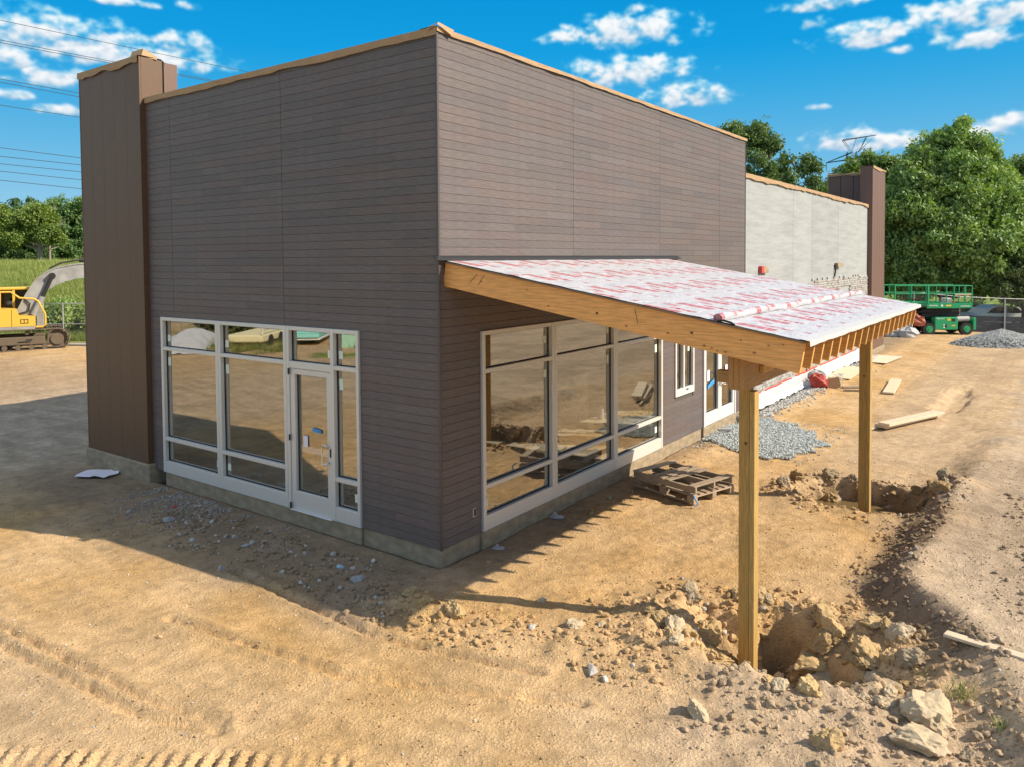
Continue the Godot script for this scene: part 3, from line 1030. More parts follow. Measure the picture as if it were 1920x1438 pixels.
	member("sash_stile", R, 7.60, 7.66, 1.27, 2.26, -0.07, 0.005, wf, s)
	member("sash_stile", R, 7.50, 7.54, 1.27, 2.26, -0.09, -0.05, MT.galvanised, s)
	pane(R, 7.66, 8.05, 1.27, 2.26, s, 5)
	pane(R, 7.21, 7.50, 1.27, 2.26, s)
	m = M.new()
	m.obox(R * Transform3D(Basis(), Vector3(7.72, 1.23, 0.038)), Vector3(0.10, 0.03, 0.006))
	put("latch", m, MT.black_steel, s)
	# double doors of the long side
	d = base("double_door"); remove_child(d); b.add_child(d, true)
	member("jamb", R, 8.64, 8.70, SILL, 2.972, -0.11, 0.036, wf, d)
	member("jamb", R, 10.55, 10.61, SILL, 2.972, -0.11, 0.036, wf, d)
	member("head_rail", R, 8.70, 10.55, 2.40, 2.972, -0.11, 0.031, wf, d)
	door_leaf(R, 8.704, 9.622, d, MT.white_frame, false)
	door_leaf(R, 9.628, 10.546, d, MT.white_frame, false)
	pull(R, 9.56, 1.20, -1.0, d)
	pull(R, 9.69, 1.20, 1.0, d)
	for q in [[9.05, 1.32], [10.15, 1.32]]:
		m = M.new()
		m.obox(R * Transform3D(Basis(), Vector3(q[0], q[1], -0.030)), Vector3(0.14, 0.24, 0.002))
		put("paper_notice", m, MT.paper, d)
		m = M.new()
		m.obox(R * Transform3D(Basis(Vector3.BACK, 0.25), Vector3(q[0] + 0.15, q[1] - 0.2, -0.030)), Vector3(0.4, 0.09, 0.002))
		put("tape_strip", m, MT.blue_tape, d)
	# small electrical box on the short wall
	m = M.new()
	m.cbox(Vector3(0.0, 0.49, -0.70), Vector3(0.012, 0.61, -0.63), 0.003)
	put("outlet_box", m, MT.galvanised, b)
	m = M.new()
	m.cbox(Vector3(0.010, 0.505, -0.688), Vector3(0.016, 0.60, -0.65), 0.001)
	put("outlet_hole", m, MT.gasket, b)
	pillar(b, Vector3(-9.08, 0.29, -0.36), Vector3(-6.872, 7.56, 0.10), "front", MT.bronze)
	pillar(b, Vector3(-0.36, 0.20, -28.4), Vector3(0.10, 7.56, -25.85), "side", MT.bronze_far)
	m = M.new()
	m.cbox(Vector3(-9.12, -0.5, -0.62), Vector3(-6.81, 0.33, 0.135), 0.02)
	put("pillar_footing", m, MT.concrete, b)
	m = M.new()
	m.cbox(Vector3(-0.5, -0.5, -28.45), Vector3(0.14, 0.20, -25.8), 0.02)
	put("pillar_footing", m, MT.concrete, b)
	# second leaf behind the front pillar and the far screen wall
	m = M.new()
	m.box(Vector3(-7.1, 6.7, -0.62), Vector3(-6.876, 7.54, -0.365))
	put("pillar_return", m, MT.bronze_far, b)
	screen(b)
	# paper over the parapets
	drape("parapet_paper", Vector3(-6.86, top, 0.0), Vector3(0.02, top, 0.0), Vector3(0, 0, 1), 0.085, 0.30, 61, b, 0.02)
	drape("parapet_paper", Vector3(0.0, top + 0.004, 0.02), Vector3(0.0, top + 0.004, -11.36), Vector3(1, 0, 0), 0.05, 0.30, 62, b, 0.012)
	drape("parapet_paper", Vector3(-0.06, 6.02, -11.36), Vector3(-0.06, 6.02, -25.9), Vector3(1, 0, 0), 0.10, 0.30, 63, b, 0.035)
	drape("parapet_paper", Vector3(-9.08, 7.56, 0.10), Vector3(-6.87, 7.56, 0.10), Vector3(0, 0, 1), 0.10, 0.46, 64, b, 0.05)
	drape("parapet_paper", Vector3(0.10, 7.56, -25.85), Vector3(0.10, 7.56, -28.4), Vector3(1, 0, 0), 0.08, 0.46, 65, b, 0.04)
	drape("parapet_paper", Vector3(-8.85, top, -11.3), Vector3(-8.85, top, -0.6), Vector3(1, 0, 0), 0.09, 0.30, 66, b)
	m = M.new()                                      # inner face of the far parapet
	m.box(Vector3(-9.05, 6.2, -11.3), Vector3(-8.86, top, -0.62))
	put("far_parapet", m, MT.bronze_far, b)
	m = M.new()                                      # loose flap on the near pillar
	m.quad(Vector3(-7.25, 7.54, 0.08), Vector3(-6.92, 7.58, 0.02), Vector3(-6.98, 7.74, -0.05), Vector3(-7.27, 7.72, 0.0))
	m.quad(Vector3(-6.92, 7.58, 0.02), Vector3(-6.84, 7.55, -0.22), Vector3(-6.90, 7.62, -0.26), Vector3(-6.98, 7.74, -0.05))
	put("paper_flap", m, MT.kraft, b)
	m = M.new()                                      # loose flap at the corner
	m.quad(Vector3(-0.10, 6.80, 0.05), Vector3(0.05, 6.86, 0.04), Vector3(0.02, 6.90, -0.02), Vector3(-0.14, 6.865, 0.0))
	m.quad(Vector3(0.05, 6.86, 0.04), Vector3(0.06, 6.77, -0.24), Vector3(0.05, 6.855, -0.28), Vector3(0.02, 6.90, -0.02))
	put("paper_flap", m, MT.kraft, b)
	render_wall(b)

func door_leaf(x: Transform3D, a0: float, a1: float, d: Node, m: Material, front: bool) -> void:
	var y0 := SILL + 0.008
	var y1 := 2.346 if front else 2.396
	member("stile", x, a0, a0 + 0.10, y0, y1, -0.07, 0.018, m, d)
	member("stile", x, a1 - 0.10, a1, y0, y1, -0.07, 0.018, m, d)
	member("top_rail", x, a0 + 0.10, a1 - 0.10, y1 - 0.085, y1, -0.07, 0.015, m, d)
	member("bottom_rail", x, a0 + 0.10, a1 - 0.10, y0, y0 + 0.275, -0.07, 0.015, m, d)
	pane(x, a0 + 0.10, a1 - 0.10, y0 + 0.275, y1 - 0.085, d)

func pillar(b: Node, lo: Vector3, hi: Vector3, facing: String, m: Material) -> void:
	var p := base("pillar"); remove_child(p); b.add_child(p, true)
	var core := M.new()
	core.box(lo + Vector3(0.012, 0.0, 0.012), hi - Vector3(0.012, 0.01, 0.012))
	put("core", core, MT.backer, p)
	var panels := 5
	for i in panels:
		var k := M.new()
		var s := 0.97 + 0.05 * rng.randf()
		k.col = Color(s, s, s)
		if facing == "front":
			var w := (hi.x - lo.x - 0.07) / panels
			var a := lo.x + 0.035 + i * w
			k.cbox(Vector3(a + 0.001, lo.y, hi.z - 0.014), Vector3(a + w - 0.001, hi.y, hi.z), 0.0025)
		else:
			var w2 := (hi.z - lo.z - 0.07) / panels
			var a2 := lo.z + 0.035 + i * w2
			k.cbox(Vector3(hi.x - 0.020, lo.y, a2 + 0.006), Vector3(hi.x, hi.y, a2 + w2 - 0.006), 0.014)
		put("metal_panel", k, m, p)
	# side cladding and corner trims
	var sd := M.new()
	if facing == "front":
		sd.cbox(Vector3(hi.x - 0.012, lo.y, lo.z + 0.03), Vector3(hi.x, hi.y, hi.z - 0.035), 0.002)
		sd.cbox(Vector3(lo.x, lo.y, lo.z), Vector3(lo.x + 0.012, hi.y, hi.z - 0.035), 0.002)
	else:
		sd.cbox(Vector3(lo.x, lo.y, hi.z - 0.012), Vector3(hi.x - 0.035, hi.y, hi.z), 0.002)
	put("side_panel", sd, m, p)
	var tr := M.new()
	for q in ([[lo.x, hi.z], [hi.x, hi.z]] if facing == "front" else [[hi.x, hi.z], [hi.x, lo.z]]):
		var cx: float = q[0]
		var cz: float = q[1]
		var sx := -1.0 if cx > (lo.x + hi.x) * 0.5 else 1.0
		var sz := -1.0 if cz > (lo.z + hi.z) * 0.5 else 1.0
		var x0 := cx - sx * 0.003
		var z0 := cz - sz * 0.003
		tr.cbox(Vector3(minf(x0, x0 + sx * 0.036), lo.y - 0.01, minf(z0, z0 + sz * 0.036)), Vector3(maxf(x0, x0 + sx * 0.036), hi.y, maxf(z0, z0 + sz * 0.036)), 0.003)
	put("corner_trim", tr, m, p)

func screen(b: Node) -> void:                          # tall metal screen set across the roof behind the far pillar
	var p := base("roof_screen"); remove_child(p); b.add_child(p, true)
	for i in 3:
		var k := M.new()
		var a := -1.86 + i * 0.5
		k.cbox(Vector3(a + 0.003, 5.4, -27.2), Vector3(a + 0.497, 7.42, -27.0), 0.012)
		put("metal_panel", k, MT.bronze_far, p)
	drape("parapet_paper", Vector3(-1.88, 7.42, -27.0), Vector3(-0.36, 7.42, -27.0), Vector3(0, 0, 1), 0.10, 0.22, 67, p)

func render_wall(b: Node) -> void:
	var xw := -0.075
	var cuts := [-11.36, -15.64, -17.67, -21.08, -25.86]
	for i in 4:
		var m := M.new()
		var s: float = [0.99, 1.03, 0.94, 1.0][i]
		m.col = Color(s, s, s * 0.995)
		m.cbox(Vector3(xw - 0.04, 2.4, cuts[i + 1] + 0.006), Vector3(xw, 6.0, cuts[i] - 0.006), 0.006)
		put("render_panel", m, MT.stucco, b)
	var j := M.new()
	j.box(Vector3(xw - 0.05, 0.25, -25.86), Vector3(xw - 0.012, 5.98, -11.37))
	put("mortar_bed", j, MT.mortar, b)
	# brick facing, whitewashed, unfinished at the top left and round one patch
	var br := M.new()
	var r := RandomNumberGenerator.new()
	r.seed = 21
	var bh := 0.066
	for k in 41:
		var y := 0.42 + k * 0.0755
		var z := -11.45 - (0.10 if k % 2 else 0.0)
		while z > -25.7:
			var zz := z - 0.198
			var keep := true
			if z > -17.2 and y > 1.35: keep = false
			if z < -18.4 and z > -22.6 and y > 2.3 and y < 2.88 - (z + 22.6) * 0.03: keep = false
			if y > 3.12 + r.randf() * 0.14: keep = false
			if z < -15.75 and z > -16.95 and y < 1.6: keep = false
			if keep:
				var t := r.randf()
				br.col = Color(0.37, 0.365, 0.355) if t < 0.62 else (Color(0.30, 0.28, 0.265) if t < 0.82 else (Color(0.25, 0.23, 0.22) if t < 0.92 else Color(0.36, 0.29, 0.26)))
				var o := r.randf() * 0.012
				br.cbox(Vector3(xw - 0.01, y, zz), Vector3(xw + 0.035 + o, y + bh, z), 0.006)
			z -= 0.21
	var bo := put("bricks", br, MT.brick, b)
	bo.set_meta("kind", "stuff")
	var pb := M.new()
	pb.col = Color(0.85, 0.62, 0.5)
	pb.cbox(Vector3(xw, 0.30, -16.93), Vector3(xw + 0.04, 1.58, -15.77), 0.005)
	put("board_panel", pb, MT.plywood, b)
	# white membrane with a red edge along the foot of the brick
	var w := M.new()
	var f := noise(71, 0.9, 3)
	var prev := []
	for i in 140:
		var z := -11.4 - i * 0.1035
		var dz := 0.03 * f.get_noise_2d(z, 0.0)
		var cur := [Vector3(xw + 0.045, 0.44, z), Vector3(xw + 0.085 + dz, 0.37, z), Vector3(xw + 0.12 + dz * 2.0, 0.22 + dz, z), Vector3(xw + 0.22 + dz * 3.0, 0.10 + 0.06 * f.get_noise_2d(z * 2.0, 8.0), z)]
		if i > 0:
			for q in 3:
				w.quad(cur[q + 1], prev[q + 1], prev[q], cur[q])
		prev = cur
	put("wall_wrap", w, MT.white_wrap, b)
	var rt := M.new()
	for i in 36:
		var z2 := -11.4 - i * 0.40
		if i % 7 == 3: continue
		rt.obox(Transform3D(Basis(Vector3.RIGHT, 0.06 * f.get_noise_2d(z2, 3.0)), Vector3(xw + 0.052, 0.445 + 0.02 * f.get_noise_2d(z2 * 2.0, 5.0), z2 - 0.2)), Vector3(0.02, 0.035, 0.42))
	put("red_tape", rt, MT.red_tape, b).set_meta("kind", "stuff")
	# wall boxes in the render
	var e := M.new()
	e.cbox(Vector3(xw, 3.54, -12.74), Vector3(xw + 0.10, 3.72, -12.55), 0.006)
	put("red_alarm_box", e, MT.red_tape, b)
	e = M.new()
	e.cbox(Vector3(xw, 3.54, -13.12), Vector3(xw + 0.09, 3.70, -12.76), 0.006)
	put("wall_box", e, MT.concrete, b)
	e = M.new()
	e.cbox(Vector3(xw, 3.60, -21.2), Vector3(xw + 0.12, 3.74, -20.55), 0.006)
	put("wall_box", e, MT.concrete, b)
	e = M.new()
	e.tube([Vector3(xw + 0.03, 3.68, -20.5), Vector3(xw + 0.05, 3.5, -20.5), Vector3(xw + 0.03, 3.25, -20.45)], 0.03, 0.025, 6)
	put("cable", e, MT.gasket, b)

# ------------------------------------------------------------------ porch roof
func timber(m: M) -> void:
	var k := rng.randf_range(0.9, 1.1)
	m.col = Color(0.80 * k, 0.42 * k, 0.13 * k)

func slope_y(x: float) -> float:
	return 3.905 - 0.1732 * x

func canopy() -> void:
	var p := base("porch_roof", Vector3(0, 0, 0))
	tag(p, "sloping timber porch roof with white and red printed underlay, fixed to the dark long wall", "porch roof")
	var ang := -atan(0.1732)
	var rafters := 19
	for i in rafters:
		var m := M.new()
		timber(m)
		var z := -0.10 - i * 0.362
		var th := 0.045
		if i == 0:
			m.col = Color(0.90, 0.45, 0.145)
		var ln := 4.48
		var mid := Vector3(0.03 + 2.205, slope_y(2.235), z - th * 0.5) + Basis(Vector3.BACK, ang) * Vector3(0, -0.147, 0)
		m.cobox(Transform3D(Basis(Vector3.BACK, ang), mid), Vector3(ln, 0.293, th), 0.003)
		var o := put("rafter", m, MT.timber_x, p)
		if i == 0:
			o.set_meta("label", "outermost rafter facing the corner, knotty and orange")
			knots(p, ang, z)
	# trim ply on the second rafter, sheathing, ledger, flashing
	var s := M.new()
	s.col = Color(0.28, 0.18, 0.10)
	s.cobox(Transform3D(Basis(Vector3.BACK, ang), Vector3(2.235, slope_y(2.235) + 0.010, -3.40)), Vector3(4.48, 0.018, 6.66), 0.002)
	put("sheathing", s, MT.timber_x, p)
	s = M.new()
	s.col = Color(0.45, 0.26, 0.10)
	s.cbox(Vector3(0.003, 3.58, -7.0), Vector3(0.035, 3.86, -0.12), 0.003)
	put("ledger", s, MT.timber_z, p)
	s = M.new()
	s.obox(Transform3D(Basis(Vector3.BACK, -0.5), Vector3(0.035, 3.955, -3.6)), Vector3(0.10, 0.012, 7.4))
	s.box(Vector3(0.002, 3.955, -7.3), Vector3(0.012, 3.99, 0.0))
	put("flashing", s, MT.flashing, p)
	# header beam on the posts
	var hb := M.new()
	hb.col = Color(0.50, 0.26, 0.09)
	for k in 3:
		hb.cbox(Vector3(3.62 + k * 0.056, 2.60, -6.65), Vector3(3.674 + k * 0.056, 2.955, -0.34), 0.003)
	put("header_beam", hb, MT.timber_z, p)
	hb = M.new()
	hb.col = Color(0.50, 0.30, 0.12)
	hb.cbox(Vector3(3.36, 2.60, -0.80), Vector3(3.618, 2.73, -0.70), 0.003)
	put("brace", hb, MT.timber_x, p)
	for k in 7:                                           # short blocks under the header, catching the sun
		hb = M.new()
		timber(hb)
		hb.cbox(Vector3(3.79, 2.72, -1.15 - k * 0.74), Vector3(3.835, 2.80, -0.80 - k * 0.74), 0.003)
		put("block", hb, MT.timber_z, p)
	# underlay: five lengths lapped down the slope
	var f := noise(81, 0.8, 3)
	var edges := [0.03, 0.93, 1.86, 2.78, 3.66, 4.485]
	for i in 5:
		var m := M.new()
		var x0: float = edges[i] - (0.06 if i > 0 else 0.0)
		var x1: float = edges[i + 1]
		var nx := 8
		var nz := 64
		var lift := 0.026 + (4 - i) * 0.0012
		var P := func(a: int, b: int) -> Vector3:
			var x := lerpf(x0, x1, float(a) / nx)
			var z := lerpf(-0.075 + 0.012 * f.get_noise_2d(x * 3.0, 1.0), -6.70, float(b) / nz)
			var w := 0.010 * f.get_noise_2d(x * 2.2 + i * 9.0, z * 2.0) + 0.006 * f.get_noise_2d(x * 7.0, z * 1.1 + 20.0)
			return Vector3(x, slope_y(x) + lift + absf(w), z)
		for b in nz:
			for a in nx:
				var uv := func(aa: int, bb: int) -> Vector2:
					return Vector2(float(bb) / nz * 4.6 + i * 0.37, (float(aa) / nx) * 0.98 + 0.01)
				m.quad_uv(P.call(a, b), P.call(a + 1, b), P.call(a + 1, b + 1), P.call(a, b + 1), uv.call(a, b), uv.call(a + 1, b), uv.call(a + 1, b + 1), uv.call(a, b + 1))
		put("underlay_strip", m, MT.underlay, p)
	# the rolled up edge lying along the last lap
	var r := M.new()
	var pts := []
	for i in 80:
		var z := -0.10 - i * 0.0815
		var x := 3.60 + 0.03 * f.get_noise_2d(z * 0.8, 50.0)
		pts.append(Vector3(x, slope_y(x) + 0.062 + 0.012 * f.get_noise_2d(z * 2.6, 60.0), z))
	r.tube(pts, 0.046, 0.046, 9)
	var ux := []
	for i in r.v.size():
		r.t[i] = Vector2(-r.v[i].z * 0.9, atan2(r.v[i].y - 3.30, r.v[i].x - 3.6) * 0.16)
	put("underlay_roll", r, MT.underlay, p)
	r = M.new()
	r.tube([Vector3(3.60, slope_y(3.6) + 0.03, -0.07), Vector3(3.66, slope_y(3.66) + 0.05, -0.085), Vector3(3.74, slope_y(3.74) + 0.045, -0.08), Vector3(3.78, slope_y(3.78) + 0.03, -0.07)], 0.011, 0.011, 6)
	put("loose_strap", r, MT.gasket, p)
	# folded lower edge
	var e := M.new()
	var pv := []
	for i in 66:
		var z := -0.07 - i * 0.102
		var dr := 0.012 + 0.012 * f.get_noise_2d(z * 2.0, 90.0)
		var cur := [Vector3(4.40, slope_y(4.40) + 0.036, z), Vector3(4.492, slope_y(4.49) + 0.034, z), Vector3(4.497, slope_y(4.49) - dr, z)]
		if i > 0:
			for k in 2:
				e.quad(pv[k], pv[k + 1], cur[k + 1], cur[k])
		pv = cur
	put("underlay_edge", e, MT.white_wrap, p)

func knots(p: Node, ang: float, z: float) -> void:
	var r := RandomNumberGenerator.new()
	r.seed = 14
	var list := [[0.62, 0.02], [1.3, 0.05], [1.62, -0.08], [2.25, -0.03], [2.62, -0.09], [3.1, -0.06], [3.35, 0.0], [3.5, -0.10], [3.58, -0.105], [3.64, -0.12], [3.72, -0.11], [3.85, 0.04], [4.0, -0.05], [4.12, 0.05], [4.25, 0.09]]
	for q in list:
		var k := M.new()
		var s := r.randf_range(0.007, 0.016)
		k.col = Color(0.16, 0.08, 0.03) if r.randf() < 0.4 else Color(0.42, 0.19, 0.06)
		var at := Vector3(q[0], slope_y(q[0]), z) + Basis(Vector3.BACK, ang) * Vector3(0, -0.147 + q[1], 0.0005)
		var o := []
		for i in 9:
			var a := TAU * i / 9.0
			o.append(Vector2(cos(a) * s * r.randf_range(0.9, 1.5), sin(a) * s * r.randf_range(0.7, 1.0)))
		k.extrude(o, Transform3D(Basis(), at), 0.003)
		put("knot", k, MT.timber_x, p)
	for q in [[0.62, 0.9], [0.5, 0.7], [2.72, -1.35]]:       # dark scuff lines
		var k2 := M.new()
		k2.col = Color(0.09, 0.05, 0.025)
		k2.obox(Transform3D(Basis(Vector3.BACK, q[1]), Vector3(q[0], slope_y(q[0]), z) + Basis(Vector3.BACK, ang) * Vector3(0, -0.11, 0.0)), Vector3(0.16, 0.006, 0.004))
		put("scuff", k2, MT.timber_x, p)

func posts() -> void:
	var list := [[3.605, -0.70, -0.75, 2.60, 2.535, "square timber post standing in the nearest dug hole, under the porch beam end"], [3.735, -5.88, -0.5, 2.66, 2.60, "square timber post standing in the wet hole, farther along the porch"]]
	for q in list:
		var p := base("timber_post", Vector3(q[0], q[2], q[1]))
		tag(p, q[5], "post", "posts of the porch")
		var m := M.new()
		m.col = Color(0.46, 0.28, 0.075)
		m.cbox(Vector3(0, 0, -0.14), Vector3(0.112, q[3] - q[2], 0), 0.003)
		put("main_ply", m, MT.timber_y, p)
		m = M.new()
		m.col = Color(0.50, 0.32, 0.10)
		m.cbox(Vector3(0.114, 0, -0.14), Vector3(0.168, q[4] - q[2], -0.001), 0.003)
		put("side_ply", m, MT.timber_y, p)
		m = M.new()
		m.col = Color(0.14, 0.07, 0.03)
		m.disc(Transform3D(Basis(), Vector3(0.075, q[3] - q[2] - 0.62, 0.0)), 0.018, 0.003, 9)
		put("knot", m, MT.timber_y, p)

# ------------------------------------------------------------------ pallets
func pallets() -> void:
	var x := Transform3D(Basis(Vector3.UP, -0.30), Vector3(0.40, 0.035, -4.55))
	for lev in 2:
		var p := base("pallet", x.origin + Vector3(0, 0.16 * lev, 0), -0.30 + 0.03 * lev)
		if lev == 0:
			tag(p, "lower block pallet of the stack beside the storefront", "pallet", "pallets by the wall")
		else:
			tag(p, "upper weathered pallet with missing deck boards, lying on another pallet", "pallet", "pallets by the wall")
		var ln := 1.32
		var dp := 1.02
		if lev == 0:
			for k in 3:
				put_board(p, "bottom_board", Vector3(0, 0, -k * 0.46 - 0.10), Vector3(ln, 0.02, 0.10), "timber_x")
				for j in 3:
					put_board(p, "block", Vector3(0.0 + j * 0.59, 0.022, -k * 0.46 - 0.10), Vector3(0.14, 0.075, 0.10), "timber_x")
			for j in 3:
				put_board(p, "stringer_board", Vector3(j * 0.59, 0.099, -dp), Vector3(0.14, 0.02, dp), "timber_z")
			for j in 7:
				put_board(p, "deck_board", Vector3(0, 0.121, -dp + j * 0.153), Vector3(ln, 0.02, 0.095), "timber_x")
		else:
			for k in 3:
				put_board(p, "stringer", Vector3(0, 0.0, -k * 0.47 - 0.04), Vector3(ln, 0.095, 0.04), "timber_x")
			for j in [0.0, 0.42, 0.56, 0.70, 1.17]:
				put_board(p, "deck_board", Vector3(j, 0.097, -dp - 0.01), Vector3(0.14 if j == 0.0 or j > 1.0 else 0.10, 0.019, dp + 0.03), "timber_z")
	var s := M.new()
	s.tube([Vector3(1.68, 0.20, -4.10), Vector3(1.74, 0.14, -4.06), Vector3(1.76, 0.07, -4.10), Vector3(1.72, 0.05, -4.03)], 0.014, 0.010, 5)
	tag(put("strap", s, MT.blue_tape, self), "torn blue strap hanging at the pallet corner", "strap")

func put_board(p: Node, called: String, at: Vector3, s: Vector3, mt: String) -> void:
	var m := M.new()
	var k := rng.randf_range(0.75, 1.15)
	m.col = Color(0.42 * k, 0.32 * k, 0.22 * k)
	var j := Vector3(rng.randf_range(-0.01, 0.01), 0, rng.randf_range(-0.006, 0.006))
	m.cbox(at + j, at + s + j, 0.003)
	put(called, m, MT[mt], p)

# ------------------------------------------------------------------ things lying about
func lying(called: String, label: String, cat: String, at: Vector3, turn: float, s: Vector3, c: Color, group := "", tilt := 0.0, mt := "timber_x") -> void:
	var m := M.new()
	m.col = c
	m.cobox(Transform3D(Basis(Vector3.BACK, tilt), Vector3(0, s.y * 0.5, 0)), s, 0.004)
	var o := put(called, m, MT[mt], self)
	o.position = at
	o.rotation.y = turn
	tag(o, label, cat, group)

func crumple(m: M, at: Vector3, r: Vector3, sd: int, rings := 7, seg := 12, amp := 0.35) -> void:     # a slumped bag or lump
	var f := noise(sd, 1.1, 3)
	var g := []
	for j in rings + 1:
		var row := []
		var ph := PI * j / rings
		for i in seg:
			var th := TAU * i / seg
			var d := Vector3(sin(ph) * cos(th), cos(ph), sin(ph) * sin(th))
			var k := 1.0 + amp * f.get_noise_3d(d.x * 1.6 + sd, d.y * 1.6, d.z * 1.6) * 1.6
			var p := Vector3(d.x * r.x, d.y * r.y, d.z * r.z) * k
			p.y = maxf(p.y, -r.y * 0.55)
			row.append(at + p)
		g.append(row)
	for j in rings:
		for i in seg:
			var i2 := (i + 1) % seg
			m.quad(g[j][i2], g[j + 1][i2], g[j + 1][i], g[j][i])

func boards_and_debris() -> void:
	var pale := Color(0.74, 0.60, 0.42)
	lying("plank", "pale plank lying alone on the earth behind the farther post", "plank", Vector3(2.2, height(2.2, -18.0) + 0.02, -18.0), 1.66, Vector3(2.7, 0.05, 0.30), pale)
	lying("plank", "lower of two stacked pale planks on the drive right of the farther post", "plank", Vector3(3.42, height(3.42, -12.9) + 0.03, -12.9), 1.22, Vector3(2.4, 0.07, 0.30), pale * 0.9, "stacked planks")
	lying("plank", "upper of two stacked pale planks on the drive right of the farther post", "plank", Vector3(3.50, height(3.42, -12.9) + 0.105, -12.8), 1.19, Vector3(2.3, 0.06, 0.28), pale, "stacked planks", 0.01)
	lying("batten", "thin batten lying beside the two stacked planks", "batten", Vector3(2.98, height(2.98, -12.1) + 0.02, -12.1), 1.30, Vector3(1.7, 0.04, 0.06), pale * 0.8)
	lying("plywood_sheet", "nearer sheet of plywood laid flat along the brick wall", "plywood sheet", Vector3(0.48, height(0.48, -20.0) + 0.02, -20.0), 1.60, Vector3(3.0, 0.02, 0.75), Color(0.80, 0.64, 0.44), "plywood sheets")
	lying("plywood_sheet", "farther sheet of plywood laid flat near the brick wall", "plywood sheet", Vector3(0.70, height(0.7, -24.4) + 0.02, -24.4), 1.50, Vector3(2.4, 0.02, 1.0), Color(0.80, 0.66, 0.48), "plywood sheets")
	lying("stick", "broken stick left of the farther post, upper", "stick", Vector3(1.30, height(1.3, -17.3) + 0.02, -17.3), 0.7, Vector3(0.8, 0.05, 0.10), Color(0.42, 0.33, 0.25))
	lying("stick", "broken stick left of the farther post, lower", "stick", Vector3(1.45, height(1.45, -16.6) + 0.02, -16.7), 0.4, Vector3(0.7, 0.04, 0.08), Color(0.34, 0.25, 0.18))
	lying("half_buried_board", "pale board half buried at the top of the gravel bank, right edge", "board", Vector3(6.08, height(6.08, -0.9) - 0.008, -0.90), -0.20, Vector3(1.15, 0.03, 0.11), Color(0.74, 0.60, 0.42), "", 0.02)
	lying("pipe_offcut", "white plastic offcut on the grey gravel by the double door", "offcut", Vector3(0.32, 0.13, -9.1), 0.5, Vector3(0.30, 0.05, 0.06), Color(0.8, 0.78, 0.76), "", 0.0, "white_wrap")
	# sheet of paper near the pillar
	var m := M.new()
	var f := noise(91, 2.0, 2)
	for j in 5:
		for i in 6:
			var P := func(a: int, b: int) -> Vector3:
				var k := 1.0 - 0.25 * absf(b - 2.5) / 2.5
				return Vector3((a - 3.0) * 0.13 * k, 0.03 + 0.045 * absf(f.get_noise_2d(a * 0.5, b * 0.5)), (b - 2.5) * 0.10)
			m.quad(P.call(i, j + 1), P.call(i + 1, j + 1), P.call(i + 1, j), P.call(i, j))
	var o := put("paper_sheet", m, MT.paper, self)
	o.position = Vector3(-8.1, height(-8.1, 0.36), 0.40)
	o.rotation.y = 0.5
	tag(o, "crumpled pale paper lying at the foot of the brown pillar", "paper")
	# litter: small scraps, each a thing
	var scraps := [[330, -4.66, 1.00, 0.10, "white scrap of wrapping on the shaded earth before the left storefront", Color(0.75, 0.74, 0.70)], [0, -5.55, 1.15, 0.07, "small white scrap left of the larger one on the shaded earth", Color(0.70, 0.68, 0.64)], [0, -2.75, 0.98, 0.05, "tiny white square scrap in the shade before the door", Color(0.85, 0.86, 0.88)], [0, -2.35, 1.62, 0.07, "short white sliver in the shade below the door", Color(0.80, 0.79, 0.76)], [0, -0.62, 0.86, 0.10, "crumpled whitish wrapper near the building corner", Color(0.72, 0.72, 0.68)], [0, -1.10, 0.72, 0.06, "pale blue scrap near the building corner", Color(0.40, 0.58, 0.68)], [0, 0.16, -0.98, 0.09, "white scrap against the footing of the long side", Color(0.80, 0.80, 0.80)], [0, 0.13, -2.5, 0.12, "torn white foil against the footing under the storefront", Color(0.80, 0.83, 0.84)], [0, -5.1, 0.62, 0.05, "small red scrap on the shaded earth", Color(0.5, 0.08, 0.08)], [0, 2.80, 1.02, 0.10, "pale shred standing in the loose spoil before the nearest post", Color(0.72, 0.66, 0.58)]]
	for q in scraps:
		m = M.new()
		m.col = q[5]
		crumple(m, Vector3(0, 0.01, 0), Vector3(q[3], q[3] * 0.45, q[3] * 0.6), int(absf(q[1]) * 10), 4, 7, 0.6)
		o = put("litter_scrap", m, MT.white_wrap if q[5].r > 0.6 else MT.stones, self)
		o.position = Vector3(q[1], height(q[1], q[2]), q[2])
		o.rotation.y = q[1] * 3.0
		tag(o, q[4], "litter")
	# torn cement bags and a carton by the brick wall
	bag("torn_bag", "torn white bag slumped by the brick wall", Vector3(-0.02, 0, -16.5), Vector3(0.42, 0.34, 0.36), Color(0.86, 0.86, 0.85), 5)
	bag("torn_bag", "red and white bag lying before the brick wall", Vector3(0.42, 0, -16.6), Vector3(0.30, 0.26, 0.28), Color(0.72, 0.08, 0.06), 6)
	bag("torn_bag", "crumpled white sheet behind the red bag at the brick wall", Vector3(0.22, 0, -17.2), Vector3(0.40, 0.30, 0.30), Color(0.84, 0.84, 0.84), 9)
	lying("carton", "flattened brown carton beside the red bag", "carton", Vector3(0.78, height(0.78, -16.8), -16.8), 0.5, Vector3(0.40, 0.30, 0.10), Color(0.36, 0.22, 0.12), "", 0.2)
	bag("torn_bag", "orange and white bag beside the double door", Vector3(0.16, 0.02, -10.95), Vector3(0.28, 0.10, 0.22), Color(0.78, 0.70, 0.66), 12)
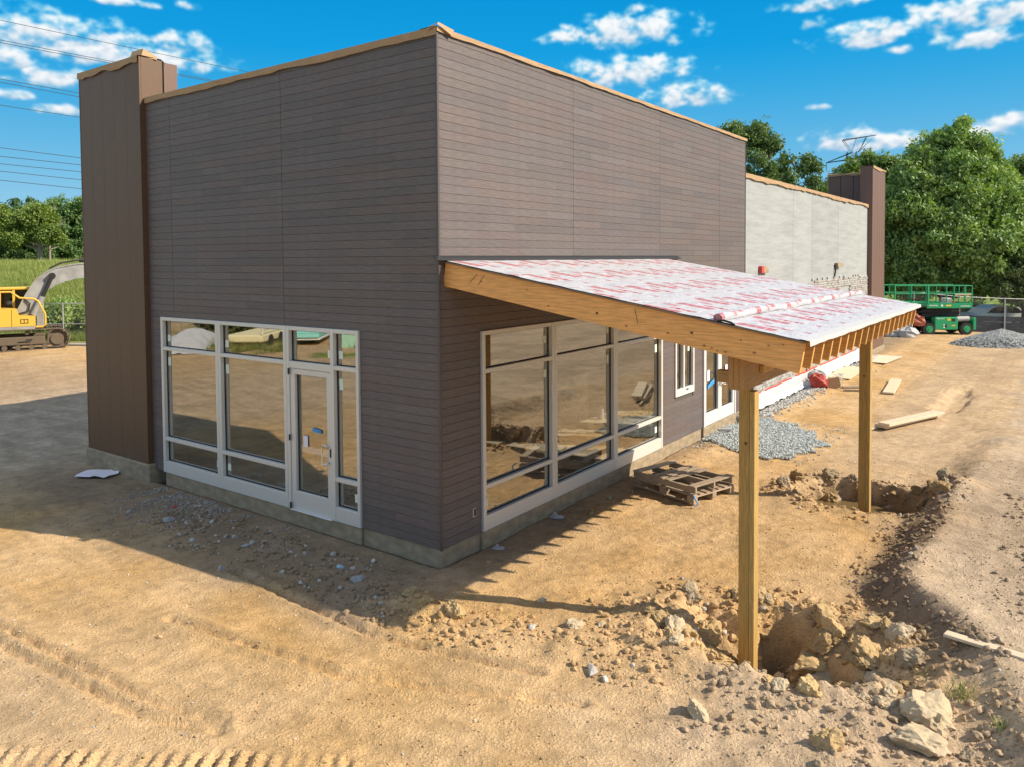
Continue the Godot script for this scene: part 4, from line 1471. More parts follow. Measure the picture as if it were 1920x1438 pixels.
	# bags heaped at the far corner
	for q in [[-0.55, -34.4, 0.50, 0.30, Color(0.84, 0.84, 0.84), "wrapped white bag, left in the heap by the far corner"], [0.10, -34.5, 0.50, 0.30, Color(0.80, 0.80, 0.81), "wrapped white bag, right in the heap by the far corner"], [-0.35, -34.9, 0.42, 0.62, Color(0.50, 0.16, 0.16), "dark red bag on the heap by the far corner"], [0.0, -34.8, 0.34, 0.66, Color(0.80, 0.72, 0.62), "cream bag on the heap by the far corner"], [0.40, -35.1, 0.36, 0.82, Color(0.80, 0.20, 0.10), "orange red bag highest on the heap by the far corner"], [0.2, -35.3, 0.30, 0.95, Color(0.86, 0.86, 0.86), "white bag topmost on the heap by the far corner"]]:
		bag("cement_bag", q[5], Vector3(q[0], q[3] - 0.30, q[1]), Vector3(q[2], 0.34, q[2] * 0.8), q[4], int(q[3] * 50))
	# far gravel heap
	m = M.new()
	var g := []
	var fh := noise(95, 0.5, 4)
	for j in 40:
		var row := []
		for i in 60:
			var x := -2.4 + i * 0.082
			var z := -1.6 + j * 0.082
			var rr := sqrt(x * x / 5.2 + z * z / 2.4)
			var hh := 0.74 * pow(maxf(0.0, 1.0 - rr), 0.8) * (0.9 + 0.25 * fh.get_noise_2d(x, z)) + 0.05 * fh.get_noise_2d(x * 7.0, z * 7.0)
			row.append(Vector3(x, hh - 0.03, z))
		g.append(row)
	for j in 39:
		for i in 59:
			var k := 0.8 + 0.35 * fh.get_noise_2d(i * 1.3, j * 1.3)
			m.col = Color(0.40 * k, 0.41 * k, 0.40 * k)
			m.quad(g[j][i], g[j + 1][i], g[j + 1][i + 1], g[j][i + 1])
	o = put("gravel_heap", m, MT.stones, self)
	o.position = Vector3(4.1, height(3.6, -33.4) - 0.05, -33.0)
	o.rotation.y = 0.62
	tag(o, "heap of grey crushed stone at the far end of the drive", "gravel heap")

func bag(called: String, label: String, at: Vector3, r: Vector3, c: Color, sd: int) -> void:
	var m := M.new()
	m.col = c
	crumple(m, Vector3.ZERO, r, sd, 8, 12, 0.32)
	var o := put(called, m, MT.white_wrap, self)
	o.position = Vector3(at.x, height(at.x, at.z) + at.y + r.y * 0.5, at.z)
	o.rotation.y = sd * 1.3
	tag(o, label, "bag")

func rock_mesh(sd: int, flat := 0.75, sub := 2, amp := 0.30) -> ArrayMesh:
	# an icosphere, dented by noise and cut by a few planes
	var f := noise(sd, 0.9, 3)
	var r := RandomNumberGenerator.new()
	r.seed = sd
	var ph := (1.0 + sqrt(5.0)) / 2.0
	var vs := []
	for q in [[-1, ph, 0], [1, ph, 0], [-1, -ph, 0], [1, -ph, 0], [0, -1, ph], [0, 1, ph], [0, -1, -ph], [0, 1, -ph], [ph, 0, -1], [ph, 0, 1], [-ph, 0, -1], [-ph, 0, 1]]:
		vs.append(Vector3(q[0], q[1], q[2]).normalized())
	var fs := [[0, 11, 5], [0, 5, 1], [0, 1, 7], [0, 7, 10], [0, 10, 11], [1, 5, 9], [5, 11, 4], [11, 10, 2], [10, 7, 6], [7, 1, 8], [3, 9, 4], [3, 4, 2], [3, 2, 6], [3, 6, 8], [3, 8, 9], [4, 9, 5], [2, 4, 11], [6, 2, 10], [8, 6, 7], [9, 8, 1]]
	var tr := []
	for q in fs:
		tr.append([vs[q[0]], vs[q[1]], vs[q[2]]])
	for k in sub:
		var nx := []
		for q in tr:
			var a: Vector3 = ((q[0] + q[1]) * 0.5).normalized()
			var b: Vector3 = ((q[1] + q[2]) * 0.5).normalized()
			var c: Vector3 = ((q[2] + q[0]) * 0.5).normalized()
			nx.append_array([[q[0], a, c], [q[1], b, a], [q[2], c, b], [a, b, c]])
		tr = nx
	var cuts := []
	for i in 7:
		cuts.append([Vector3(r.randf_range(-1, 1), r.randf_range(-1, 1), r.randf_range(-1, 1)).normalized(), r.randf_range(0.62, 0.88)])
	var w := func(p: Vector3) -> Vector3:
		var d := p
		for c in cuts:
			var e: float = d.dot(c[0]) - c[1]
			if e > 0.0: d -= c[0] * e
		d *= 1.0 + amp * f.get_noise_3d(p.x * 1.4, p.y * 1.4, p.z * 1.4) + amp * 0.35 * f.get_noise_3d(p.x * 5.0, p.y * 5.0, p.z * 5.0)
		return Vector3(d.x, d.y * flat, d.z)
	var m := M.new()
	for q in tr:
		m.tri(w.call(q[0]), w.call(q[1]), w.call(q[2]))
	return m.mesh(MT.stones)

func rocks() -> void:
	var kinds := []
	for i in 6:
		kinds.append(rock_mesh(100 + i, [0.8, 0.65, 0.9, 0.55, 0.75, 0.7][i], 3, 0.38))
	var small := []
	for i in 4:
		small.append(rock_mesh(200 + i, 0.7, 1, 0.3))
	var tiny := []
	for i in 3:
		tiny.append(rock_mesh(300 + i, 0.7, 0, 0.25))
	# stones and clods one can point to
	var pale := Color(0.60, 0.48, 0.32)
	var clay := Color(0.52, 0.37, 0.19)
	var dull := Color(0.42, 0.33, 0.22)
	var list := [
		[5.52, 0.06, 0.20, pale, "largest pale boulder in the near right corner", 0, 0.8], [5.50, 0.50, 0.17, pale, "long flat pale stone in front of the largest boulder", 3, 0.1], [4.72, -0.36, 0.125, clay, "round brown clod on the floor of the nearest hole, right of the post", 2, 0.4],
		[5.05, -0.52, 0.13, clay, "lumpy clod at the right end of the nearest hole", 0, 1.4], [4.38, 0.42, 0.085, pale, "pale stone on the rim in front of the nearest hole", 1, 0.9], [3.90, 1.12, 0.11, pale, "pale stone lying alone in the foreground spoil, left of centre", 3, 2.2],
		[4.92, 0.95, 0.12, clay, "tan clod at the bottom edge, left of the flat pale stone", 2, 1.0], [3.42, -0.42, 0.13, clay, "blocky tan clod in the hole, left of the nearest post, front", 0, 0.2], [3.25, -0.78, 0.15, clay, "tall clod leaning in the left wall of the nearest hole", 2, 1.9],
		[3.05, -0.10, 0.10, clay, "angular clod at the left end of the nearest hole", 4, 0.5], [3.18, 0.10, 0.09, clay, "small angular clod below the left end of the hole", 5, 2.5], [3.52, -0.12, 0.14, clay, "large crumbling clod left of the nearest post base", 1, 0.7],
		[3.30, 0.22, 0.085, pale, "pale chip in the front left of the hole", 4, 1.1], [2.22, 0.40, 0.085, pale, "rounded stone alone between the corner and the nearest post", 0, 0.3], [2.42, 0.18, 0.045, pale, "small stone just behind the rounded stone", 1, 0.9], [1.56, 0.02, 0.05, pale, "small pale stone in front of the porch shadow line", 5, 0.4],
		[4.30, -0.95, 0.17, clay, "slab of clay overhanging the dark pit right of the post", 3, 0.6], [4.52, -0.62, 0.16, clay, "jagged clod between the dark pit and the hole floor", 4, 1.8], [4.85, -0.85, 0.17, clay, "broad clod on the back rim of the nearest hole, right", 1, 2.0], [5.25, -0.78, 0.12, dull, "grey brown clod at the far right of the nearest hole", 2, 0.1],
		[5.16, -0.22, 0.10, dull, "flat stone on the slope right of the hole, upper", 3, 0.4], [5.20, -0.02, 0.07, pale, "flat stone on the slope right of the hole, middle", 5, 1.4], [5.18, 0.14, 0.08, pale, "pale stone left of the largest boulder", 4, 0.2], [5.02, 0.16, 0.05, pale, "small pale chip farther left of the largest boulder", 1, 0.2],
		[3.20, -6.55, 0.13, dull, "clod at the back left of the wet hole", 0, 0.5], [3.45, -6.50, 0.11, dull, "clod behind the farther post, left", 2, 1.5], [4.20, -6.25, 0.15, dull, "long clod right of the farther post", 3, 0.4], [4.05, -5.90, 0.11, dull, "wet clod at the right of the farther post", 1, 2.1], [3.05, -6.95, 0.12, dull, "stone on the back rim of the wet hole", 4, 0.0], [3.50, -5.90, 0.07, dull, "wet stone in the puddle left of the farther post", 3, 0.2],
		[1.05, 0.98, 0.13, clay, "cluster clod on the spoil ridge near the porch shadow tip", 0, 2.6], [0.35, 0.95, 0.10, clay, "lit clod at the left end of the spoil ridge", 4, 1.3], [5.62, 0.95, 0.10, dull, "brown stone in the bottom right corner", 2, 0.9], [5.85, 0.42, 0.08, dull, "grey stone right of the flat pale stone", 1, 0.3]]
	for q in list:
		var o := put_mesh("rock", kinds[q[5]], self)
		var tint := StandardMaterial3D.new()
		tint = MT.stones.duplicate()
		tint.resource_name = "stone_tint"
		tint.albedo_color = Color(q[3].r, q[3].g, q[3].b).linear_to_srgb()
		o.material_override = tint
		var s: float = q[2]
		o.transform = Transform3D(Basis(Vector3.UP, q[6]) * Basis(Vector3.RIGHT, q[6] * 0.35) * Basis.from_scale(Vector3(s * 1.15, s, s * 0.9)), Vector3(q[0], height(q[0], q[1]) + s * 0.28, q[1]))
		tag(o, q[4], "rock" if q[3] == pale else "clod", "stones and clods dug up round the posts")
	# clods heaped in and round the two holes
	var heap_mats := []
	for q in [clay * 1.25, clay, clay * 0.85, dull, pale]:
		var hm: StandardMaterial3D = MT.stones.duplicate()
		hm.resource_name = "clod_tint"
		hm.albedo_color = Color(q.r, q.g, q.b).linear_to_srgb()
		heap_mats.append(hm)
	var told := {}
	for i in 150:
		var first := i < 100
		var a := rng.randf() * TAU
		var e := rng.randf_range(0.35, 1.12) if first else rng.randf_range(0.55, 1.1)
		if not first: a = rng.randf_range(PI * 0.75, PI * 2.2)
		var x := (4.10 if first else 3.72) + cos(a) * e * (1.28 if first else 1.15)
		var z := (-0.55 if first else -6.12) + sin(a) * e * (0.86 if first else 0.80)
		if first and Vector2(x - 3.69, z + 0.77).length() < 0.17: continue
		if not first and Vector2(x - 3.8, z + 5.95).length() < 0.17: continue
		if first and z > -0.1 and rng.randf() < 0.6: continue
		var s := rng.randf_range(0.045, 0.10) if rng.randf() < 0.75 else rng.randf_range(0.10, 0.15)
		var o := MeshInstance3D.new()
		o.mesh = kinds[i % 6]
		o.material_override = heap_mats[i % 5] if first else heap_mats[2 + i % 2]
		o.transform = Transform3D(Basis.from_euler(Vector3(rng.randf() * 0.8, rng.randf() * TAU, rng.randf() * 0.8)) * Basis.from_scale(Vector3(s * rng.randf_range(0.9, 1.3), s * rng.randf_range(0.8, 1.1), s)), Vector3(x, height(x, z) + s * 0.30, z))
		var size := "small" if s < 0.065 else ("fist sized" if s < 0.085 else ("medium" if s < 0.11 else "big"))
		var tone: String = ["light brown", "brown", "darker brown", "greyish", "pale"][i % 5] if first else ["darker brown", "greyish"][i % 2]
		var dx := x - (4.10 if first else 3.72)
		var dz := z + (0.55 if first else 6.12)
		var side := "on the floor"
		if e > 0.6:
			if absf(dx) > absf(dz) * 1.5: side = "at the left end" if dx < -1.1 else ("on the left wall" if dx < 0.0 else ("at the right end" if dx > 1.1 else "on the right wall"))
			else: side = "on the front rim" if dz > 0.0 else ("on the back rim" if e > 0.9 else "on the back wall")
			if absf(dx) <= absf(dz) * 1.5: side += ", left," if dx < 0.0 else ", right,"
		var words := "%s %s clod %s of %s" % [size, tone, side, "the nearest dug hole" if first else "the wet farther hole"]
		if told.has(words):
			o.free()
			continue
		told[words] = true
		o.name = numbered("clod")
		add_child(o, true)
		tag(o, words, "clod", "clods in the nearest hole" if first else "clods in the wet hole")
	# uncountable clods, stones and grit
	var rough := []
	var rc := PackedColorArray()
	var grit := []
	var gc := PackedColorArray()
	for i in 60000:
		var x := rng.randf_range(-5.0, 7.4)
		var z := rng.randf_range(-9.0, 4.8)
		if x < 0.35 and z < 0.35: continue
		var d := 0.06 + 0.10 * smoothstep(1.8, 3.0, z)
		d = maxf(d, 0.9 * smoothstep(1.9, 0.9, Vector2((x - 4.1) / 1.35, (z + 0.5) / 0.95).length()))
		d = maxf(d, 0.8 * smoothstep(1.6, 0.9, Vector2((x - 3.72) / 1.25, (z + 6.1) / 0.95).length()))
		d = maxf(d, 0.65 * smoothstep(0.8, 0.15, seg_d(x, z, 0.2, 1.25, 3.2, 0.55)))
		d = maxf(d, 0.5 * smoothstep(2.6, 4.4, x) * smoothstep(-1.0, 0.2, z) * smoothstep(2.4, 1.0, z))
		d = maxf(d, 0.9 * smoothstep(0.55, 0.25, absf(x - ridge_x(z) + 0.40)) * smoothstep(-8.0, -6.0, z))
		d = maxf(d, 0.35 * smoothstep(0.0, 1.0, x - ridge_x(z)))
		d = maxf(d, 0.6 * smoothstep(2.4, 0.5, z) * smoothstep(0.4, -0.6, x))
		d = maxf(d, 0.30 * smoothstep(1.1, 0.3, x) * smoothstep(0.0, -0.5, z))
		d *= 0.35 + 1.3 * maxf(0.0, 0.5 + gn2.get_noise_2d(x * 0.8, z * 0.8))
		if rng.randf() > d: continue
		var big := rng.randf()
		var s := 0.005 + 0.012 * rng.randf() + (0.040 * pow(rng.randf(), 4.0) if d > 0.3 else 0.0)
		var c := earth_colour(x, z, 0.0) * rng.randf_range(0.58, 0.90)
		if big < (0.16 if z > 0.2 and x < 0.5 else 0.03): c = Color(0.56, 0.52, 0.46) * rng.randf_range(0.8, 1.2)
		var b := Basis.from_euler(Vector3(rng.randf() * 6.0, rng.randf() * 6.0, rng.randf() * 6.0)).scaled(Vector3(s, s * 0.8, s))
		var xf := Transform3D(b, Vector3(x, height(x, z) + s * 0.25, z))
		if s > 0.024:
			rough.append(xf); rc.append(c)
		else:
			grit.append(xf); gc.append(c)
	scatter("clods", small, rough, rc, "small clods and stones scattered round the holes and the spoil ridge", "clods")
	scatter("grit", tiny, grit, gc, "fine grit scattered over the bare earth", "grit")
	# grey crushed stone laid before the double door and dropped along the left footing
	var gr := []
	var grc := PackedColorArray()
	var poly := PackedVector2Array([Vector2(0.04, -8.75), Vector2(0.45, -8.1), Vector2(1.35, -7.75), Vector2(2.05, -7.6), Vector2(2.25, -8.4), Vector2(2.35, -9.5), Vector2(1.7, -10.6), Vector2(1.2, -11.1), Vector2(0.04, -11.3)])
	var done := 0
	while done < 13000:
		var x := rng.randf_range(0.0, 2.5)
		var z := rng.randf_range(-11.5, -7.4)
		var wob := Vector2(gn2.get_noise_2d(x, z), gn2.get_noise_2d(z, x)) * 0.28
		if not Geometry2D.is_point_in_polygon(Vector2(x, z) + wob, poly): 
			if rng.randf() > 0.02: continue
		done += 1
		var s := rng.randf_range(0.012, 0.026)
		gr.append(Transform3D(Basis.from_euler(Vector3(rng.randf() * 6.0, rng.randf() * 6.0, 0)).scaled(Vector3(s, s, s)), Vector3(x, height(x, z) + 0.012 + 0.03 * rng.randf(), z)))
		grc.append(Color(0.50, 0.54, 0.54) * rng.randf_range(0.6, 1.35))
	for i in 2600:
		var x := -6.9 + 4.6 * pow(rng.randf(), 1.0)
		var k := smoothstep(0.1, 0.4, gn2.get_noise_2d(x * 1.2, 3.0) + 0.25)
		var z := 0.10 + absf(rng.randfn(0.0, 0.40)) * (0.5 + k)
		if rng.randf() > k: continue
		var s := rng.randf_range(0.008, 0.02)
		gr.append(Transform3D(Basis.from_euler(Vector3(rng.randf() * 6.0, rng.randf() * 6.0, 0)).scaled(Vector3(s, s, s)), Vector3(x, height(x, z) + 0.008, z)))
		grc.append(Color(0.42, 0.39, 0.35) * rng.randf_range(0.6, 1.4))
	for i in 2600:                                       # grey stone at the foot of the brick
		var z := rng.randf_range(-25.5, -11.5)
		var x := 0.12 + absf(rng.randfn(0.0, 0.25))
		var s := rng.randf_range(0.02, 0.05)
		gr.append(Transform3D(Basis.from_euler(Vector3(rng.randf() * 6.0, rng.randf() * 6.0, 0)).scaled(Vector3(s, s, s)), Vector3(x, height(x, z) + 0.01, z)))
		grc.append(Color(0.50, 0.50, 0.48) * rng.randf_range(0.6, 1.4))
	scatter("gravel", tiny, gr, grc, "grey crushed stone spread before the double door and along the walls", "gravel")
	# stones on the far heap
	gr = []
	grc = PackedColorArray()
	for i in 5000:
		var x := rng.randfn(0.0, 0.9)
		var z := rng.randfn(0.0, 0.6)
		var rr := sqrt(x * x / 5.2 + z * z / 2.4)
		if rr > 1.05: continue
		var p := Vector3(x, 0.74 * pow(maxf(0.0, 1.0 - rr), 0.8), z).rotated(Vector3.UP, 0.62) + Vector3(4.1, height(3.6, -33.4) - 0.05, -33.0)
		var s := rng.randf_range(0.03, 0.06)
		gr.append(Transform3D(Basis.from_euler(Vector3(rng.randf() * 6.0, rng.randf() * 6.0, 0)).scaled(Vector3(s, s, s)), p))
		grc.append(Color(0.43, 0.44, 0.43) * rng.randf_range(0.6, 1.4))
	scatter("heap_stones", tiny, gr, grc, "loose stones covering the far grey heap", "gravel")
	# weeds
	for q in [[5.72, -0.30, 70, 0.16, "tuft of grass on the slope right of the largest boulder"], [6.05, 0.05, 40, 0.10, "small tuft of grass at the right edge"], [5.40, -0.62, 9, 0.16, "few green blades above the hole's right end"]]:
		var m := M.new()
		for i in q[2]:
			m.col = Color(0.20, 0.25, 0.06).lerp(Color(0.42, 0.36, 0.16), rng.randf())
			var a := rng.randf() * TAU
			var p := Vector3(rng.randfn(0, q[3] * 0.4), 0, rng.randfn(0, q[3] * 0.4))
			var l: float = q[3] * rng.randf_range(0.5, 1.1)
			var tip := p + Vector3(cos(a) * l * 0.6, l * 0.8, sin(a) * l * 0.6)
			var sd := Vector3(-sin(a), 0, cos(a)) * 0.004
			var mid := p.lerp(tip, 0.55) + Vector3(0, l * 0.16, 0)
			m.quad(p - sd, p + sd, mid + sd * 0.7, mid - sd * 0.7)
			m.tri(mid - sd * 0.7, mid + sd * 0.7, tip)
		var o := put("grass_tuft", m, MT.grass_blades, self)
		o.position = Vector3(q[0], height(q[0], q[1]), q[1])
		tag(o, q[4], "grass tuft")

func scatter(called: String, meshes: Array, xs: Array, cols: PackedColorArray, label: String, cat: String) -> void:
	var root := base(called)
	tag(root, label, cat, "", "stuff")
	for k in meshes.size():
		var a := []
		var c := PackedColorArray()
		for i in range(k, xs.size(), meshes.size()):
			a.append(xs[i]); c.append(cols[i])
		if a.size():
			var o := multi("stones" if k == 0 else "stones_%03d" % k, meshes[k], a, c, root)
			o.set_meta("kind", "stuff")

# ------------------------------------------------------------------ machines
const FACE := 0.62787          # turn that lays local x across the view

func scissor_lift() -> void:
	var p := base("scissor_lift", Vector3(1.27, height(1.27, -37.4), -37.42), FACE)
	tag(p, "green rough terrain scissor lift parked at the far end of the site", "scissor lift")
	var g: Material = MT.lift_green
	for q in [[-1.08, 0.62], [0.80, 0.62], [-1.08, -0.62], [0.80, -0.62]]:
		var w := M.new()
		w.disc(Transform3D(Basis(), Vector3(q[0], 0.30, q[1])), 0.30, 0.26, 22)
		for i in 18:
			w.obox(Transform3D(Basis(Vector3.BACK, TAU * i / 18.0), Vector3(q[0], 0.30, q[1])) * Transform3D(Basis(), Vector3(0.30, 0, 0)), Vector3(0.03, 0.05, 0.26))
		var o := put("wheel", w, MT.rubber, p)
		w = M.new()
		w.disc(Transform3D(Basis(), Vector3(q[0], 0.30, q[1] + 0.12 * signf(q[1]))), 0.17, 0.05, 16)
		w.disc(Transform3D(Basis(), Vector3(q[0], 0.30, q[1] + 0.15 * signf(q[1]))), 0.06, 0.04, 10)
		put("rim", w, g, o)
	var m := M.new()
	m.cbox(Vector3(-1.35, 0.42, -0.40), Vector3(1.05, 0.72, 0.40), 0.02)
	put("chassis", m, MT.black_steel, p)
	m = M.new()
	m.cbox(Vector3(-0.80, 0.26, 0.36), Vector3(0.36, 0.90, 0.74), 0.03)
	m.cbox(Vector3(-0.80, 0.26, -0.74), Vector3(0.36, 0.90, -0.36), 0.03)
	put("side_box", m, g, p)
	m = M.new()
	m.box(Vector3(0.05, 0.68, 0.741), Vector3(0.22, 0.82, 0.745))
	m.box(Vector3(-0.30, 0.36, 0.741), Vector3(-0.20, 0.54, 0.745))
	put("vent", m, MT.black_steel, p)
	m = M.new()
	m.col = Color(0.75, 0.55, 0.05)
	m.box(Vector3(-0.18, 0.72, 0.741), Vector3(-0.02, 0.84, 0.746))
	m.col = Color(0.85, 0.85, 0.85)
	for i in 7:
		m.box(Vector3(-0.70 + i * 0.055, 0.80, 0.741), Vector3(-0.665 + i * 0.055, 0.835, 0.746))
	m.box(Vector3(-0.38, 0.48, 0.741), Vector3(-0.30, 0.53, 0.746)); m.box(Vector3(-0.38, 0.36, 0.741), Vector3(-0.29, 0.41, 0.746))
	m.col = Color(0.75, 0.45, 0.10)
	m.box(Vector3(0.02, 0.44, 0.741), Vector3(0.24, 0.50, 0.746))
	put("decal", m, MT.brick, p)
	m = M.new()
	m.cbox(Vector3(1.15, 0.25, -0.70), Vector3(1.30, 0.86, 0.70), 0.02)
	m.box(Vector3(0.95, 0.42, -0.25), Vector3(1.15, 0.58, 0.25))
	put("bumper", m, g, p)
	m = M.new()
	m.tube([Vector3(0.42, 0.78, 0.50), Vector3(1.02, 0.80, 0.50)], 0.13, 0.13, 12)
	put("wrapped_roll", m, MT.white_wrap, p)
	for q in range(4):                                      # folded scissor arms
		for s in [-0.40, 0.40]:
			m = M.new()
			var y := 0.93 + q * 0.105
			var t := 0.012 * (1 if q % 2 else -1)
			m.cobox(Transform3D(Basis(Vector3.BACK, t), Vector3(-0.33, y, s)), Vector3(1.9, 0.085, 0.07), 0.008)
			put("scissor_arm", m, MT.black_steel, p)
	m = M.new()
	m.cbox(Vector3(-1.26, 1.34, -0.80), Vector3(1.0, 1.42, 0.80), 0.01)
	put("deck", m, MT.black_steel, p)
	m = M.new()
	m.cbox(Vector3(-1.26, 1.36, 0.80), Vector3(1.0, 1.62, 0.83), 0.006)
	m.cbox(Vector3(-1.26, 1.36, -0.83), Vector3(1.0, 1.62, -0.80), 0.006)
	m.cbox(Vector3(1.0, 1.36, -0.83), Vector3(1.03, 1.62, 0.83), 0.006)
	put("toe_board", m, g, p)
	m = M.new()
	m.col = Color(0.85, 0.85, 0.85)
	for i in 9:
		m.box(Vector3(-1.16 + i * 0.05, 1.47, 0.831), Vector3(-1.13 + i * 0.05, 1.52, 0.836))
	for i in 11:
		m.box(Vector3(0.42 + i * 0.045, 1.44, 0.831), Vector3(0.452 + i * 0.045, 1.48, 0.836))
	m.box(Vector3(-0.56, 1.44, 0.831), Vector3(-0.46, 1.54, 0.836))
	m.col = Color(0.80, 0.60, 0.08)
	m.box(Vector3(-0.32, 1.45, 0.831), Vector3(-0.05, 1.53, 0.836))
	put("decal", m, MT.brick, p)
	m = M.new()
	m.cbox(Vector3(-2.9, 1.56, -0.74), Vector3(-1.26, 1.64, 0.74), 0.01)
	put("extension_deck", m, g, p)
	var zz := [0.81, -0.81]
	for z in zz:
		for q in [-2.88, -2.05, -1.32, -1.22, -0.28, 0.10, 0.62, 1.0]:
			m = M.new()
			m.tube([Vector3(q, 1.6, z), Vector3(q, 2.50, z)], 0.026 if q != -1.22 else 0.045, -1.0, 6)
			put("rail_post", m, g, p)
		for y in [2.10, 2.50]:
			m = M.new()
			m.tube([Vector3(-2.88, y, z), Vector3(1.0, y - 0.02, z)], 0.026, -1.0, 6)
			put("rail", m, g, p)
	for x in [-2.88, 1.0]:
		for y in [2.10, 2.48]:
			m = M.new()
			m.tube([Vector3(x, y, -0.81), Vector3(x, y, 0.81)], 0.026, -1.0, 6)
			put("rail", m, g, p)
		for z in [-0.3, 0.25]:
			m = M.new()
			m.tube([Vector3(x, 1.62, z), Vector3(x, 2.48, z)], 0.024, -1.0, 6)
			put("rail_post", m, g, p)
	m = M.new()
	m.tube([Vector3(-2.4, 1.95, 0.84), Vector3(-2.0, 1.82, 0.86), Vector3(-1.6, 1.86, 0.86), Vector3(-1.3, 2.0, 0.84)], 0.03, -1.0, 6)
	put("hose", m, MT.rubber, p)
	m = M.new()
	m.cbox(Vector3(0.12, 2.0, 0.78), Vector3(0.95, 2.08, 0.85), 0.004)
	put("rail_plank", m, MT.plywood, p)
	var bx := M.new()
	bx.col = Color(0.80, 0.72, 0.66)
	bx.cbox(Vector3(-0.28, 1.43, 0.3), Vector3(0.05, 1.86, 0.7), 0.01)
	var o2 := put("carton", bx, MT.brick, self)
	o2.transform = p.transform
	tag(o2, "pale carton standing on the deck of the green lift", "carton")
	bx = M.new()
	bx.col = Color(0.65, 0.06, 0.05)
	bx.cbox(Vector3(0.14, 1.43, 0.4), Vector3(0.30, 1.70, 0.62), 0.02)
	o2 = put("red_can", bx, MT.brick, self)
	o2.transform = p.transform
	tag(o2, "small red can on the deck of the green lift", "can")

func excavator() -> void:
	var p := base("excavator", Vector3(-31.96, height(-31.96, -7.23) - 0.02, -7.23), 1.17)
	tag(p, "yellow excavator with a worn grey boom standing at the left edge", "excavator")
	var yl: Material = MT.yellow_paint
	var gy: Material = MT.grey_paint
	for s in [0.95, -0.95]:
		var tr := base("track"); remove_child(tr); p.add_child(tr, true)
		var loop := []
		var x0 := -1.75
		var x1 := 1.80
		var r := 0.45
		var n := 0
		var per := 2.0 * (x1 - x0) + TAU * r
		var shoes := M.new()
		var cnt := 54
		for i in cnt:
			var d := per * i / cnt
			var pos: Vector2
			var an: float
			if d < x1 - x0:
				pos = Vector2(x0 + d, r); an = 0.0
			elif d < x1 - x0 + PI * r:
				var a := (d - (x1 - x0)) / r
				pos = Vector2(x1 + sin(a) * r, cos(a) * r); an = -a
			elif d < 2.0 * (x1 - x0) + PI * r:
				pos = Vector2(x1 - (d - (x1 - x0) - PI * r), -r); an = PI
			else:
				var a2 := (d - 2.0 * (x1 - x0) - PI * r) / r
				pos = Vector2(x0 - sin(a2) * r, -cos(a2) * r); an = PI - a2
			var x := Transform3D(Basis(Vector3.BACK, an), Vector3(pos.x, pos.y + 0.48, s))
			shoes.cobox(x, Vector3(per / cnt * 0.94, 0.045, 0.58), 0.006)
			shoes.obox(x * Transform3D(Basis(), Vector3(0.02, 0.04, 0)), Vector3(0.022, 0.05, 0.58))
		var so := put("track_shoes", shoes, MT.track_steel, tr)
		so.set_meta("kind", "stuff")
		var m := M.new()
		m.cbox(Vector3(x0 + 0.3, 0.26, s - 0.17), Vector3(x1 - 0.48, 0.62, s + 0.20), 0.03)
		put("track_frame", m, MT.track_steel, tr)
		for q in [x0, x1]:
			m = M.new()
			m.disc(Transform3D(Basis(), Vector3(q, 0.48, s)), 0.39, 0.22, 22)
			m.col = Color(1.5, 1.3, 1.1)
			m.disc(Transform3D(Basis(), Vector3(q, 0.48, s)), 0.26, 0.36, 20)
			put("idler", m, MT.track_steel, tr)
		for i in 6:
			m = M.new()
			m.disc(Transform3D(Basis(), Vector3(x0 + 0.55 + i * 0.5, 0.16, s)), 0.11, 0.34, 12)
			put("roller", m, MT.track_steel, tr)
		for q in [-0.55, 0.65]:
			m = M.new()
			m.disc(Transform3D(Basis(), Vector3(q, 0.80, s)), 0.09, 0.30, 12)
			put("roller", m, MT.track_steel, tr)
		m = M.new()
		m.tube([Vector3(0.30, 0.40, s + 0.21), Vector3(0.75, 0.40, s + 0.21), Vector3(0.85, 0.50, s + 0.21), Vector3(0.62, 0.48, s + 0.21)], 0.025, -1.0, 4)
		put("arrow_mark", m, MT.gasket, tr)
	var b := M.new()
	b.cbox(Vector3(-2.6, 0.94, -1.25), Vector3(0.96, 1.10, 1.25), 0.03)
	put("turntable", b, gy, p)
	b = M.new()
	b.extrude([Vector2(-2.6, 1.10), Vector2(0.98, 1.10), Vector2(0.98, 1.52), Vector2(0.36, 1.56), Vector2(0.26, 1.86), Vector2(-0.2, 1.90), Vector2(-2.6, 2.0)], Transform3D(Basis(), Vector3(0, 0, 0.80)), 0.9)
	put("side_housing", b, yl, p)
	b = M.new()
	b.extrude([Vector2(-2.6, 1.10), Vector2(0.30, 1.10), Vector2(0.30, 1.75), Vector2(-2.6, 2.1)], Transform3D(Basis(), Vector3(0, 0, -0.2)), 1.05)
	put("engine_housing", b, yl, p)
	b = M.new()
	b.box(Vector3(0.10, 1.1, 1.251), Vector3(0.115, 1.85, 1.256))
	b.box(Vector3(0.42, 1.22, 1.251), Vector3(0.72, 1.25, 1.256)); b.box(Vector3(0.42, 1.38, 1.251), Vector3(0.72, 1.41, 1.256))
	b.box(Vector3(0.42, 1.22, 1.251), Vector3(0.45, 1.41, 1.256)); b.box(Vector3(0.69, 1.22, 1.251), Vector3(0.72, 1.41, 1.256)); b.box(Vector3(0.55, 1.22, 1.251), Vector3(0.58, 1.41, 1.256))
	put("panel_mark", b, MT.gasket, p)
	# cab on the far side
	var cab := base("cab"); remove_child(cab); p.add_child(cab, true)
	b = M.new()
	for q in [[-0.55, -1.25], [0.75, -1.25], [-0.55, -0.30], [0.75, -0.30], [0.15, -0.30]]:
		b.cbox(Vector3(q[0] - 0.05, 1.1, q[1] - 0.05), Vector3(q[0] + 0.05, 2.70, q[1] + 0.05), 0.01)
